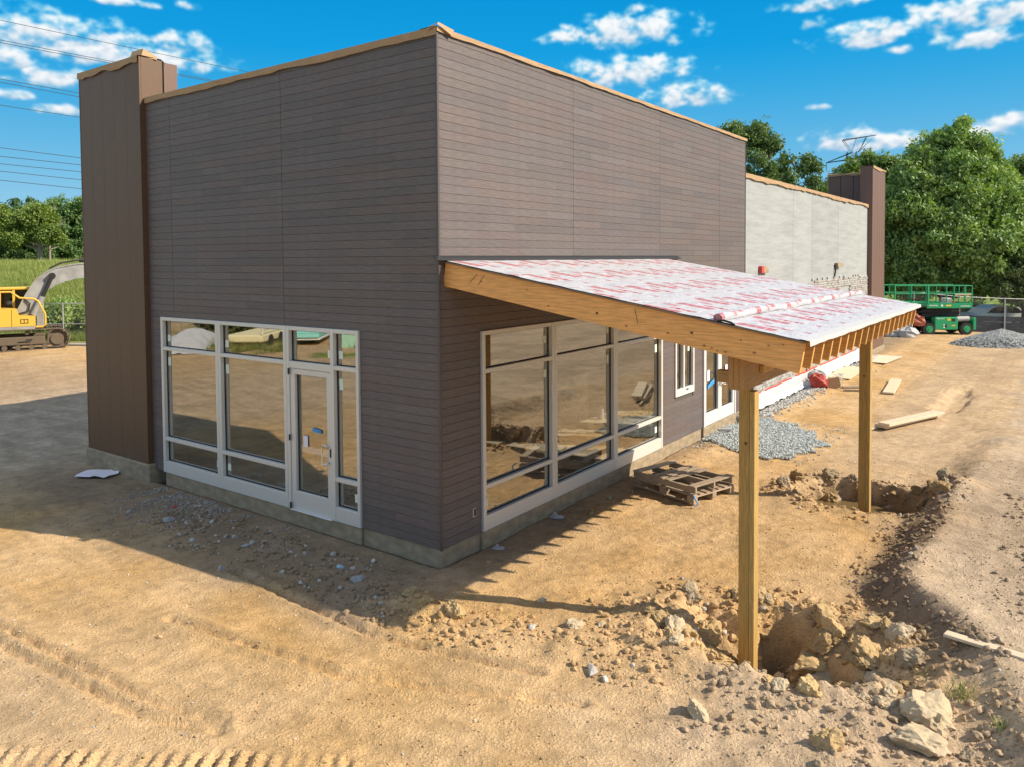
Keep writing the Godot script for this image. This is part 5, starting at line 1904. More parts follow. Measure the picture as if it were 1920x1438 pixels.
	b.cbox(Vector3(-0.62, 2.66, -1.32), Vector3(0.82, 2.78, -0.22), 0.03)
	b.cbox(Vector3(-0.60, 1.10, -1.30), Vector3(0.80, 1.72, -0.25), 0.02)
	put("cab_frame", b, yl, cab)
	b = M.new()
	b.box(Vector3(-0.5, 1.72, -0.30), Vector3(0.72, 2.66, -0.28)); b.box(Vector3(0.74, 1.5, -1.2), Vector3(0.76, 2.66, -0.35)); b.box(Vector3(-0.5, 1.72, -1.27), Vector3(0.72, 2.66, -1.25))
	put("cab_window", b, MT.dark_glass, cab)
	b = M.new()
	b.cbox(Vector3(-0.40, 1.3, -0.95), Vector3(0.15, 2.3, -0.55), 0.06)
	put("cab_seat", b, MT.rubber, cab)
	b = M.new()
	b.cbox(Vector3(0.99, 0.95, -1.2), Vector3(1.30, 2.1, 0.2), 0.03)
	put("front_guard", b, gy, p)
	b = M.new()
	b.tube([Vector3(-0.9, 2.62, 1.2), Vector3(0.10, 2.62, 1.2), Vector3(0.42, 2.35, 1.2), Vector3(0.95, 2.30, 1.2), Vector3(1.10, 2.2, 1.2), Vector3(1.36, 1.6, 1.2), Vector3(1.36, 1.15, 1.2), Vector3(1.25, 1.05, 1.2), Vector3(0.98, 1.05, 1.2)], 0.045, -1.0, 7)
	b.tube([Vector3(-0.3, 2.62, 1.2), Vector3(-0.32, 1.85, 1.2)], 0.04, -1.0, 7)
	put("handrail", b, yl, p)
	b = M.new()
	b.cobox(Transform3D(Basis(Vector3.UP, 0.4), Vector3(0.05, 2.15, 1.30)), Vector3(0.22, 0.16, 0.07), 0.03)
	put("mirror", b, MT.black_steel, p)
	# boom
	var up := [Vector2(0.16, 1.50), Vector2(0.40, 1.98), Vector2(0.65, 2.50), Vector2(1.03, 3.12), Vector2(1.40, 3.44), Vector2(1.84, 3.66), Vector2(2.5, 3.80), Vector2(3.2, 3.86), Vector2(5.6, 3.72)]
	var lo := [Vector2(5.6, 3.34), Vector2(3.2, 3.22), Vector2(2.6, 3.16), Vector2(2.15, 3.04), Vector2(1.80, 2.88), Vector2(1.48, 2.66), Vector2(1.16, 2.24), Vector2(0.86, 1.72), Vector2(0.60, 1.38)]
	var o := up.duplicate()
	o.append_array(lo)
	o.reverse()
	b = M.new()
	b.extrude(o, Transform3D(Basis(), Vector3(0, 0, 0.12)), 0.50)
	put("boom", b, gy, p)
	b = M.new()
	for i in up.size() - 1:
		var d: Vector2 = up[i + 1] - up[i]
		b.obox(Transform3D(Basis(Vector3.BACK, d.angle()), Vector3((up[i].x + up[i + 1].x) * 0.5, (up[i].y + up[i + 1].y) * 0.5, 0.12)), Vector3(d.length() * 1.02, 0.05, 0.58))
	for i in lo.size() - 1:
		var d2: Vector2 = lo[i + 1] - lo[i]
		b.obox(Transform3D(Basis(Vector3.BACK, d2.angle()), Vector3((lo[i].x + lo[i + 1].x) * 0.5, (lo[i].y + lo[i + 1].y) * 0.5, 0.12)), Vector3(d2.length() * 1.02, 0.05, 0.58))
	put("boom_flange", b, gy, p)
	b = M.new()
	b.tube([Vector3(0.90, 1.55, 0.52), Vector3(1.28, 2.36, 0.52)], 0.13, 0.13, 10)
	put("cylinder_barrel", b, gy, p)
	b = M.new()
	b.tube([Vector3(1.28, 2.36, 0.52), Vector3(1.66, 3.26, 0.52)], 0.085, 0.085, 10)
	b.disc(Transform3D(Basis(), Vector3(1.66, 3.28, 0.45)), 0.15, 0.26, 14)
	put("cylinder_rod", b, MT.black_steel, p)
	b = M.new()
	b.tube([Vector3(1.55, 3.62, 0.2), Vector3(2.0, 3.86, 0.2), Vector3(2.6, 3.98, 0.2), Vector3(3.0, 4.0, 0.2), Vector3(4.2, 3.98, 0.2)], 0.045, -1.0, 6)
	b.tube([Vector3(0.3, 1.6, 0.42), Vector3(0.72, 1.72, 0.44), Vector3(0.78, 2.05, 0.44), Vector3(0.55, 2.3, 0.42)], 0.035, -1.0, 6)
	b.tube([Vector3(2.75, 4.0, 0.12), Vector3(5.4, 3.96, 0.12)], 0.10, -1.0, 8)
	put("hydraulic_hose", b, MT.rubber, p)
	b = M.new()
	b.extrude([Vector2(5.2, 3.2), Vector2(6.1, 3.9), Vector2(6.0, 0.9), Vector2(5.6, 0.8)], Transform3D(Basis(), Vector3(0, 0, 0.12)), 0.36)
	put("stick_arm", b, yl, p)
	b = M.new()
	b.extrude([Vector2(5.4, 1.0), Vector2(6.2, 1.0), Vector2(6.3, 0.5), Vector2(5.9, 0.15), Vector2(5.3, 0.1), Vector2(5.0, 0.45)], Transform3D(Basis(), Vector3(0, 0, 0.12)), 1.0)
	put("bucket", b, MT.track_steel, p)
	# boards lying beside the tracks
	lying("fence_scrap", "pale scrap boards lying by the fence behind the excavator", "boards", Vector3(-30.2, height(-30.2, -9.6) + 0.02, -9.6), 0.5, Vector3(1.6, 0.06, 0.4), Color(0.45, 0.46, 0.46))

# ------------------------------------------------------------------ fences, car
func fence(called: String, label: String, a: Vector3, b: Vector3, high: float, gap: float, cover: float) -> void:
	var p := base(called)
	tag(p, label, "fence")
	var len := Vector2(a.x, a.z).distance_to(Vector2(b.x, b.z))
	var n := int(len / gap)
	var G := func(k: float, y: float) -> Vector3:
		var q := a.lerp(b, k)
		return Vector3(q.x, height(q.x, q.z) + y, q.z)
	for i in n + 1:
		var m := M.new()
		m.tube([G.call(float(i) / n, -0.1), G.call(float(i) / n, high + 0.04)], 0.036, -1.0, 7)
		put("post", m, MT.galvanised, p)
	for y in ([high, high * 0.5] if cover <= 0.0 else [high]):
		var m := M.new()
		var pts := []
		for i in n + 1:
			pts.append(G.call(float(i) / n, y))
		m.tube(pts, 0.024, -1.0, 6)
		put("rail", m, MT.galvanised, p)
	var w := M.new()
	var c := int(len / 0.10)
	for i in c:
		for s in [1.0, -1.0]:
			var k0 := float(i) / c
			var k1 := clampf(k0 + s * high / len, 0.0, 1.0)
			var h1 := absf(k1 - k0) * len
			w.tube([G.call(k0, 0.03), G.call(k1, minf(high, h1))], 0.0022, -1.0, 3, false)
	var o := put("chain_mesh", w, MT.chain_wire, p)
	o.set_meta("kind", "stuff")
	if cover > 0.0:
		var f := M.new()
		var nz := noise(131, 1.0, 2)
		var side := (b - a).cross(Vector3.UP).normalized()
		for i in n * 6:
			var P := func(k: int, y: float) -> Vector3:
				return G.call(float(k) / (n * 6), y) - side * (0.05 + 0.05 * nz.get_noise_2d(k * 0.6, y * 3.0))
			for j in 3:
				f.quad(P.call(i, cover * j / 3.0), P.call(i + 1, cover * j / 3.0), P.call(i + 1, cover * (j + 1) / 3.0 - 0.02), P.call(i, cover * (j + 1) / 3.0 - 0.02))
		put("screen_cloth", f, MT.windscreen, p)

func fences() -> void:
	fence("chain_link_fence", "grey chain link fence behind the excavator, below the grass bank", Vector3(-41.5, 0, -2.3), Vector3(-22.0, 0, -16.45), 1.9, 2.9, 0.0)
	fence("chain_link_fence", "chain link fence with dark cloth at its foot, before the white car", Vector3(-2.6, 0, -39.2), Vector3(16.0, 0, -52.6), 1.95, 2.3, 0.95)

func car() -> void:
	var p := base("car", Vector3(2.75, height(2.75, -48.0) + 0.02, -48.0), FACE)
	tag(p, "white car parked under the trees behind the fence", "car")
	var m := M.new()
	m.extrude([Vector2(-2.25, 0.28), Vector2(2.2, 0.28), Vector2(2.28, 0.55), Vector2(2.22, 0.86), Vector2(1.5, 0.95), Vector2(-1.1, 0.97), Vector2(-2.05, 0.86), Vector2(-2.3, 0.6)], Transform3D(), 1.74)
	put("body", m, MT.car_paint, p)
	m = M.new()
	m.extrude([Vector2(-1.15, 0.96), Vector2(1.62, 0.94), Vector2(1.10, 1.36), Vector2(0.4, 1.46), Vector2(-0.25, 1.44), Vector2(-0.75, 1.26)], Transform3D(), 1.52)
	put("cabin", m, MT.car_paint, p)
	for s in [0.765, -0.765]:
		m = M.new()
		m.extrude([Vector2(-0.85, 1.00), Vector2(0.30, 0.99), Vector2(0.30, 1.38), Vector2(-0.22, 1.37), Vector2(-0.55, 1.24)], Transform3D(Basis(), Vector3(0, 0, s)), 0.02)
		put("window", m, MT.dark_glass, p)
		m = M.new()
		m.extrude([Vector2(0.38, 0.99), Vector2(1.38, 0.98), Vector2(1.02, 1.30), Vector2(0.38, 1.38)], Transform3D(Basis(), Vector3(0, 0, s)), 0.02)
		put("window", m, MT.dark_glass, p)
	for q in [[-1.4, 0.80], [1.4, 0.80], [-1.4, -0.80], [1.4, -0.80]]:
		m = M.new()
		m.disc(Transform3D(Basis(), Vector3(q[0], 0.32, q[1])), 0.33, 0.22, 20)
		var o := put("wheel", m, MT.rubber, p)
		m = M.new()
		m.disc(Transform3D(Basis(), Vector3(q[0], 0.32, q[1] + 0.02 * signf(q[1]))), 0.21, 0.22, 12)
		put("rim", m, MT.galvanised, o)

# ------------------------------------------------------------------ trees
func leaf_cluster(sd: int, count: int, size: float, spread: float) -> ArrayMesh:
	var r := RandomNumberGenerator.new()
	r.seed = sd
	var m := M.new()
	for i in count:
		var d := Vector3(r.randfn(), r.randfn(), r.randfn()).normalized() * pow(r.randf(), 0.5) * spread
		var nn := (Vector3(r.randfn(), r.randfn() + 0.9, r.randfn()) + d.normalized() * 0.6).normalized()
		var a := nn.cross(Vector3(r.randfn(), r.randfn(), r.randfn())).normalized()
		var b := nn.cross(a)
		var s := size * r.randf_range(0.65, 1.25)
		var k := r.randf_range(0.8, 1.2)
		m.col = Color(k, k, k)
		m.quad(d - a * s, d - b * s * 0.55 + nn * s * 0.1, d + a * s, d + b * s * 0.55 + nn * s * 0.1)
	return m.mesh(MT.leaves)

var leafs := {}

func tree(called: String, label: String, at: Vector3, lobes: Array, n: int, leaf: float, c0: Color, c1: Color, tr: float, bark := "bark", group := "", dens := 0.55) -> Node3D:
	# lobes: across the view, height, towards the viewer, radius, squash
	var p := base(called, at)
	tag(p, label, "tree" if called != "shrub" else "shrub", group)
	var key := "%.2f" % leaf
	if not leafs.has(key):
		leafs[key] = [leaf_cluster(int(leaf * 1000), 18, leaf, leaf * 3.4), leaf_cluster(int(leaf * 1000) + 1, 18, leaf, leaf * 3.8)]
	var rt := Vector3(0.809, 0, -0.588)
	var fw := Vector3(0.588, 0, 0.809)
	var r := RandomNumberGenerator.new()
	r.seed = int(absf(at.x) * 100 + lobes.size())
	var xs := [[], []]
	var cs := [PackedColorArray(), PackedColorArray()]
	var tot := 0.0
	for q in lobes:
		tot += q[3] * q[3]
	var tk := M.new()
	var hi := 0.0
	for q in lobes:
		hi = maxf(hi, q[1])
	if tr > 0.0:
		tk.tube([Vector3(0, -0.3, 0), Vector3(0.06, hi * 0.25, 0.03), Vector3(-0.05, hi * 0.5, 0.0), Vector3(0.05, hi * 0.92, 0.05)], tr, tr * 0.2, 9)
	for q in lobes:
		var c: Vector3 = rt * q[0] + Vector3.UP * q[1] + fw * q[2]
		if tr > 0.0:
			var k0 := clampf(q[1] / hi * 0.55, 0.1, 0.6)
			var st := Vector3(0, hi * k0, 0)
			tk.tube([st, st.lerp(c, 0.5) + Vector3(0, -0.15, 0), c], tr * 0.38, tr * 0.08, 5)
		var cnt := int(n * q[3] * q[3] / tot)
		var subs := []                                   # foliage gathers in tufts over the lobe
		var ns := maxi(5, int(q[3] * 9.0 * (0.75 if dens < 0.4 else 1.15)))
		for i in ns:
			var d0 := Vector3(r.randfn(), r.randfn() * 0.9 + 0.15, r.randfn()).normalized()
			subs.append([c + Vector3(d0.x, d0.y * (q[4] if q.size() > 4 else 0.85), d0.z) * q[3] * r.randf_range(0.55, 0.98), r.randf_range(0.24, 0.40) * maxf(q[3], 0.9) * (1.35 if dens < 0.4 else 1.0), r.randf()])
		for i in cnt:
			var sb: Array = subs[r.randi() % ns]
			var d: Vector3 = Vector3(r.randfn(), r.randfn(), r.randfn()).normalized() * pow(r.randf(), 0.45) * sb[1]
			var ps: Vector3 = sb[0] + Vector3(d.x, d.y * 0.8, d.z)
			if dens > 0.4 and i % 6 == 0:                # sparse fill inside
				ps = c + Vector3(r.randfn(), r.randfn() * 0.85, r.randfn()).normalized() * q[3] * r.randf_range(0.2, 0.85)
			if ps.y < 0.1: continue
			var s := r.randf_range(0.7, 1.25)
			var b := Basis.from_euler(Vector3(r.randf_range(-0.5, 0.5), r.randf() * TAU, r.randf_range(-0.5, 0.5))).scaled(Vector3(s, s, s))
			var w := i % 2
			xs[w].append(Transform3D(b, ps))
			cs[w].append(c0.lerp(c1, clampf(r.randf() * 0.5 + 0.6 * sb[2] - 0.05, 0.0, 1.0)))
	if tr > 0.0:
		put("trunk", tk, MT[bark], p)
	for w in 2:
		multi("crown" if w == 0 else "crown_001", leafs[key][w], xs[w], cs[w], p).set_meta("kind", "stuff")
	return p

func trees() -> void:
	var lt := Color(0.40, 0.50, 0.16)
	var md := Color(0.17, 0.29, 0.09)
	var dk := Color(0.09, 0.16, 0.055)
	var yl := Color(0.33, 0.36, 0.09)
	# right: the big broad tree and its neighbours
	tree("broad_tree", "big broad leafy tree behind the green scissor lift", Vector3(0.15, -0.4, -47.9), [[0.0, 6.6, 0.0, 3.8], [0.1, 10.2, 0.0, 2.4, 0.95], [0.3, 11.9, 0.0, 1.1, 1.0], [-1.9, 8.9, 0.4, 2.1], [2.0, 9.3, 0.2, 2.0], [-3.4, 6.9, 0.6, 2.2], [3.1, 7.4, 0.4, 2.2], [-3.4, 4.6, 0.8, 1.9], [3.6, 5.0, 0.8, 2.2], [-1.2, 5.2, 2.2, 2.1], [1.6, 5.6, 2.2, 2.3], [0.2, 8.2, 1.9, 2.0], [-2.4, 3.0, 1.6, 1.5], [0.6, 3.1, 2.4, 1.6], [2.9, 3.0, 1.8, 1.6], [4.4, 6.4, 0.0, 1.5]], 13000, 0.115, md, lt, 0.42, "bark", "", 0.62)
	tree("tall_tree", "tall airy tree rising behind the pale rendered wall", Vector3(-7.1, 0.0, -35.3), [[-2.2, 9.9, 0.0, 1.2, 1.2], [-0.6, 9.7, 0.0, 1.3, 1.3], [0.2, 10.6, 0.0, 0.7, 1.3], [-2.6, 8.2, 0.0, 1.3], [0.9, 8.4, 0.0, 1.2, 1.2], [2.2, 8.3, 0.2, 0.9, 1.3], [2.3, 7.2, 0.0, 1.2], [3.4, 6.9, 0.0, 0.8, 1.2], [-1.0, 7.6, 0.4, 1.5], [1.0, 6.5, 0.4, 1.5], [-2.0, 6.0, 0.0, 1.7], [2.8, 5.4, 0.2, 1.3], [4.2, 5.6, 0.0, 1.0, 1.1], [4.9, 4.8, 0.0, 0.9], [3.6, 4.2, 0.0, 1.1], [0.0, 4.6, 0.0, 1.6]], 4600, 0.085, Color(0.12, 0.20, 0.075), Color(0.21, 0.29, 0.09), 0.24, "bark", "", 0.25)
	tree("rounded_tree", "lighter rounded tree between the tall airy tree and the big broad one", Vector3(-6.3, -0.4, -49.3), [[0.6, 9.6, 0.0, 1.5], [2.4, 10.2, 0.0, 1.6], [-1.0, 8.2, 0.0, 1.7], [1.2, 7.4, 0.6, 2.2], [3.4, 8.0, 0.0, 2.1], [-2.6, 6.4, 0.0, 1.6], [0.0, 5.2, 0.8, 2.4], [3.0, 5.0, 0.6, 2.3], [-3.4, 4.4, 0.0, 1.6]], 4400, 0.125, md, yl, 0.32, "bark", "", 0.5)
	tree("far_tree", "tree at the right edge, behind the big broad one", Vector3(4.6, -0.5, -59.5), [[-0.6, 10.6, 0.0, 1.6], [1.4, 11.0, 0.0, 1.9], [0.0, 8.4, 0.0, 2.6], [3.0, 8.4, 0.0, 2.6], [-1.8, 6.0, 0.0, 2.0], [1.2, 5.4, 0.6, 2.6], [4.2, 5.4, 0.0, 2.4]], 4200, 0.125, dk, lt, 0.34, "bark", "", 0.55)
	tree("young_tree", "low dull green young tree above the white car, right edge", Vector3(4.3, -0.5, -46.6), [[0.0, 3.6, 0.0, 1.3], [-1.1, 2.8, 0.0, 1.0], [1.3, 3.0, 0.0, 1.4], [0.2, 2.2, 0.5, 1.1], [1.9, 4.2, 0.0, 1.2]], 1100, 0.11, Color(0.16, 0.22, 0.09), Color(0.27, 0.31, 0.13), 0.13, "bark", "", 0.25)
	for i in 7:                                             # woodland edge that closes the view on the right
		var x := -16.0 + i * 6.4
		tree("edge_tree", ["dark woodland tree far behind the shop roof, leftmost of its row", "dark woodland tree second in the far row behind the shop", "dark woodland tree third in the far row, behind the rounded tree", "dark woodland tree in the middle of the far row, behind the broad tree", "dark woodland tree fifth in the far row, right of the broad tree", "dark woodland tree sixth in the far row, outside the right edge", "dark woodland tree last in the far row, outside the right edge"][i], Vector3(x, -0.5, -68.0 - 2.0 * (i % 3) + (8.0 if i < 3 else 0.0)), [[0.0, 4.4, 0.0, 2.6], [-1.8, 3.0, 0.4, 2.2], [2.0, 3.2, 0.4, 2.3], [0.3, 6.4, 0.0, 1.7]], 1500, 0.19, dk, md, 0.3, "bark", "woodland edge", 0.5)
	for q in [[-1.6, -46.0, 1.2, "low shrub under the broad tree, left of the lift"], [1.9, -49.5, 1.0, "low shrub under the broad tree, left of the car"], [6.2, -47.6, 1.3, "low shrub behind the fence at the right edge"]]:
		tree("shrub", q[3], Vector3(q[0], -0.5, q[1]), [[0.0, 0.7, 0.0, q[2]], [0.9, 0.5, 0.2, q[2] * 0.7]], 420, 0.10, dk, md, 0.0)
	# left: trees on the bank
	var G := func(x: float, z: float) -> Vector3:
		return Vector3(x, height(x, z) - 0.1, z)
	tree("spreading_tree", "spreading green tree with a pale trunk on the grass bank, left", G.call(-65.3, -22.3), [[-2.2, 3.4, 0.0, 1.2, 0.6], [-1.0, 4.2, 0.3, 1.4, 0.6], [-3.4, 4.4, 0.0, 1.3, 0.6], [0.6, 2.9, 0.5, 1.3, 0.5], [1.4, 2.4, 0.4, 0.9, 0.5], [-1.8, 2.5, 0.6, 1.2, 0.5], [-3.6, 2.8, 0.2, 1.1, 0.5], [0.4, 4.4, -0.4, 1.2, 0.7]], 2400, 0.105, Color(0.15, 0.23, 0.05), Color(0.28, 0.36, 0.075), 0.33, "pale_bark", "", 0.3)
	var bl := [[-74.0, -19.5, 1.0], [-72.0, -24.0, 1.05], [-71.0, -28.0, 1.2], [-69.0, -31.0, 1.45], [-67.5, -34.5, 1.2], [-78.0, -14.0, 1.0], [-79.0, -9.0, 1.05], [-66.0, -39.0, 1.1], [-80.0, -3.0, 1.0]]
	var bn := ["dark tree on the bank behind the spreading one, near the left edge", "dark tree on the bank right behind the pale trunk", "mid green tree on the bank right of the pale trunk", "tallest tree of the bank, beside the brown pillar", "tree of the bank hidden behind the brown pillar", "dark tree of the bank at the left edge", "dark tree of the bank just outside the left edge", "tree of the bank behind the shop", "tree of the bank far outside the left edge"]
	for i in bl.size():
		var q: Array = bl[i]
		var s: float = q[2]
		tree("bank_tree", bn[i], G.call(q[0], q[1]), [[0.0, 3.0 * s, 0.0, 2.2 * s], [-1.8, 2.4 * s, 0.3, 1.9], [1.9, 2.6 * s, 0.3, 2.0], [0.7, 4.6 * s, 0.0, 1.3 * s, 1.15], [-1.0, 4.2 * s, 0.0, 1.4 * s, 1.1], [0.2, 1.0, 0.8, 1.8]], 2600, 0.125, dk if i != 3 and i != 2 else md, md if i != 3 else Color(0.25, 0.32, 0.09), 0.24, "bark", "trees on the grass bank", 0.4)
	var un := ["undergrowth bush on the bank at the left edge", "undergrowth bush on the bank left of the pale trunk", "undergrowth bush on the bank behind the pale trunk", "undergrowth bush on the bank right of the pale trunk", "undergrowth bush on the bank halfway to the brown pillar", "undergrowth bush on the bank beside the brown pillar", "undergrowth bush on the bank behind the brown pillar"]
	for i in 7:
		tree("shrub", un[i], G.call(-75.5 + i * 1.5, -14.0 - i * 3.1), [[0.0, 1.3, 0.0, 1.7], [1.6, 1.1, 0.0, 1.5], [-1.6, 1.0, 0.0, 1.5]], 900, 0.125, dk, md, 0.0)
	bare_tree(G.call(-66.6, -23.6), "bare dead tree standing among the trees of the bank", 5.4, 3)
	bare_tree(G.call(-70.5, -19.0), "leaning bare dead branchy tree near the left edge of the bank", 4.8, 8)
	for q in [[-35.6, -11.6, 1.2, 1.5, "leafy bush behind the fence, beside the boom of the excavator"], [-33.6, -13.4, 1.3, 1.6, "leafy bush behind the fence, next to the brown pillar"], [-38.4, -9.6, 1.0, 1.1, "leafy bush behind the cab of the excavator"], [-31.6, -15.2, 1.2, 1.4, "leafy bush behind the fence, hidden by the pillar"]]:
		tree("shrub", q[4], G.call(q[0], q[1]), [[0.0, q[3] * 0.75, 0.0, q[2]], [0.9, q[3] * 0.55, 0.2, q[2] * 0.8], [-0.9, q[3] * 0.5, 0.2, q[2] * 0.8]], 650, 0.085, md, lt, 0.0)
	# long grass on the bank and beyond the fence
	var xs := []
	var cs := PackedColorArray()
	var rt := Vector3(0.809, 0, -0.588)
	var fw := Vector3(-0.588, 0, -0.809)
	var c := Vector3(6.411, 0, 7.262)
	for i in 26000:
		var d := 37.2 + 27.0 * pow(rng.randf(), 1.3)
		var u := rng.randf_range(-0.74, -0.50)
		var q := c + fw * d + rt * d * u
		var s := rng.randf_range(0.5, 1.15) * (0.7 + d * 0.008)
		xs.append(Transform3D(Basis(Vector3.UP, rng.randf() * TAU).scaled(Vector3(s, s * rng.randf_range(0.7, 1.3), s)), Vector3(q.x, height(q.x, q.z) - 0.02, q.z)))
		cs.append(Color(0.20, 0.28, 0.055).lerp(Color(0.36, 0.39, 0.12), clampf(rng.randf() * 0.7 + 0.6 * gn1.get_noise_2d(q.x * 2.0, q.z * 2.0) + 0.1, 0.0, 1.0)))
	var o := multi("long_grass", tuft(7), xs, cs, self)
	tag(o, "long grass growing on the bank and along the fence on the left", "grass", "", "stuff")

func tuft(sd: int) -> ArrayMesh:
	var r := RandomNumberGenerator.new()
	r.seed = sd
	var m := M.new()
	for i in 14:
		var a := r.randf() * TAU
		var p := Vector3(r.randfn(0, 0.10), 0, r.randfn(0, 0.10))
		var l := r.randf_range(0.22, 0.48)
		var tip := p + Vector3(cos(a) * l * 0.45, l, sin(a) * l * 0.45)
		var s := Vector3(-sin(a), 0, cos(a)) * 0.012
		var k := r.randf_range(0.8, 1.25)
		m.col = Color(k, k, k * 0.9)
		m.tri(p - s, p + s, tip)
	return m.mesh(MT.grass_blades)

func bare_tree(at: Vector3, label: String, high: float, sd: int) -> void:
	var p := base("bare_tree", at)
	tag(p, label, "tree", "bare trees on the bank")
	var r := RandomNumberGenerator.new()
	r.seed = sd
	var m := M.new()
	m.tube([Vector3(0, -0.2, 0), Vector3(0.05, high * 0.4, 0), Vector3(-0.1, high * 0.75, 0.1), Vector3(0.1, high, 0)], 0.13, 0.03, 7)
	put("trunk", m, MT.pale_bark, p)
	m = M.new()
	for i in 26:
		var y := high * r.randf_range(0.25, 0.95)
		var a := r.randf() * TAU
		var l := (high - y) * 0.45 + 0.5
		var d := Vector3(cos(a), r.randf_range(0.2, 0.9), sin(a)).normalized()
		var s := Vector3(0, y, 0)
		var e := s + d * l
		m.tube([s, s.lerp(e, 0.5) + Vector3(0, -0.08, 0), e], 0.045, 0.012, 4, false)
		for k in 3:
			var d2 := (d + Vector3(r.randfn(), r.randfn(), r.randfn()) * 0.6).normalized()
			var b := s.lerp(e, r.randf_range(0.4, 0.9))
			m.tube([b, b + d2 * l * 0.5], 0.02, 0.008, 3, false)
	put("branches", m, MT.pale_bark, p)

func power_lines() -> void:
	var ws := [[29.30, 29.23], [27.24, 27.19], [26.96, 26.95], [23.18, 22.95], [22.85, 22.53], [20.45, 20.25], [16.00, 15.71], [15.11, 14.93], [14.33, 14.15], [13.55, 13.25], [12.61, 12.24]]
	var nm := ["uppermost power line crossing the sky behind the brown pillar", "upper of the close pair of power lines below the uppermost one", "lower of the close pair of power lines below the uppermost one", "upper of the second pair of power lines at the left edge", "lower of the second pair of power lines at the left edge", "single power line in mid sky at the left edge", "first of the five low power lines at the left edge, topmost", "second of the five low power lines at the left edge", "third of the five low power lines at the left edge", "fourth of the five low power lines at the left edge", "lowest of the five low power lines, just above the trees"]
	for i in ws.size():
		var m := M.new()
		var pts := []
		for k in 33:
			var t := -6.0 + k * (12.0 / 16.0)
			pts.append(Vector3(-84.25 + 0.5 * t, lerpf(ws[i][0], ws[i][1], t) + 0.012 * (t * t - t), -26.9 - 7.8 * t))
		m.tube(pts, 0.032, -1.0, 5)
		tag(put("power_line", m, MT.wire, self), nm[i], "power line", "power lines")
	# lattice mast far behind the trees
	var p := base("lattice_pylon", Vector3(-28.2, 0, -154.0), 0.35)
	tag(p, "grey steel lattice pylon whose top shows above the trees", "pylon")
	var m := M.new()
	for s in [[-1, -1], [1, -1], [1, 1], [-1, 1]]:
		m.tube([Vector3(s[0] * 2.6, 0, s[1] * 2.6), Vector3(s[0] * 0.9, 17.0, s[1] * 0.9), Vector3(s[0] * 0.8, 24.5, s[1] * 0.8)], 0.12, 0.08, 4)
	for k in 9:
		var y := k * 2.6
		var w0 := lerpf(2.6, 0.9, minf(1.0, y / 17.0))
		var w1 := lerpf(2.6, 0.9, minf(1.0, (y + 2.6) / 17.0))
		for q in 4:
			var a := Basis(Vector3.UP, q * PI / 2.0)
			m.tube([a * Vector3(-w0, y, w0), a * Vector3(w1, y + 2.6, w1)], 0.06, -1.0, 4)
			m.tube([a * Vector3(w0, y, w0), a * Vector3(-w1, y + 2.6, w1)], 0.06, -1.0, 4)
	put("mast", m, MT.wire, p)
	m = M.new()
	for z in [-0.8, 0.8]:
		m.tube([Vector3(-4.6, 22.6, z * 0.2), Vector3(0.0, 24.4, z), Vector3(1.0, 23.2, z), Vector3(-4.6, 22.6, z * 0.2)], 0.07, -1.0, 4)
		m.tube([Vector3(-1.6, 26.9, z), Vector3(4.4, 27.6, z * 0.2), Vector3(1.2, 24.5, z)], 0.07, -1.0, 4)
		m.tube([Vector3(-1.6, 26.9, z), Vector3(0.0, 24.4, z), Vector3(0.8, 27.1, z), Vector3(1.4, 24.6, z), Vector3(2.6, 27.3, z)], 0.06, -1.0, 4)
	for q in [[-1.6, 26.9], [0.0, 24.4], [0.8, 27.1], [1.4, 24.6]]:
		m.tube([Vector3(q[0], q[1], -0.8), Vector3(q[0], q[1], 0.8)], 0.06, -1.0, 4)
	m.tube([Vector3(-4.6, 22.6, 0), Vector3(-4.6, 20.9, 0)], 0.05, -1.0, 4)
	put("cross_arm", m, MT.wire, p)

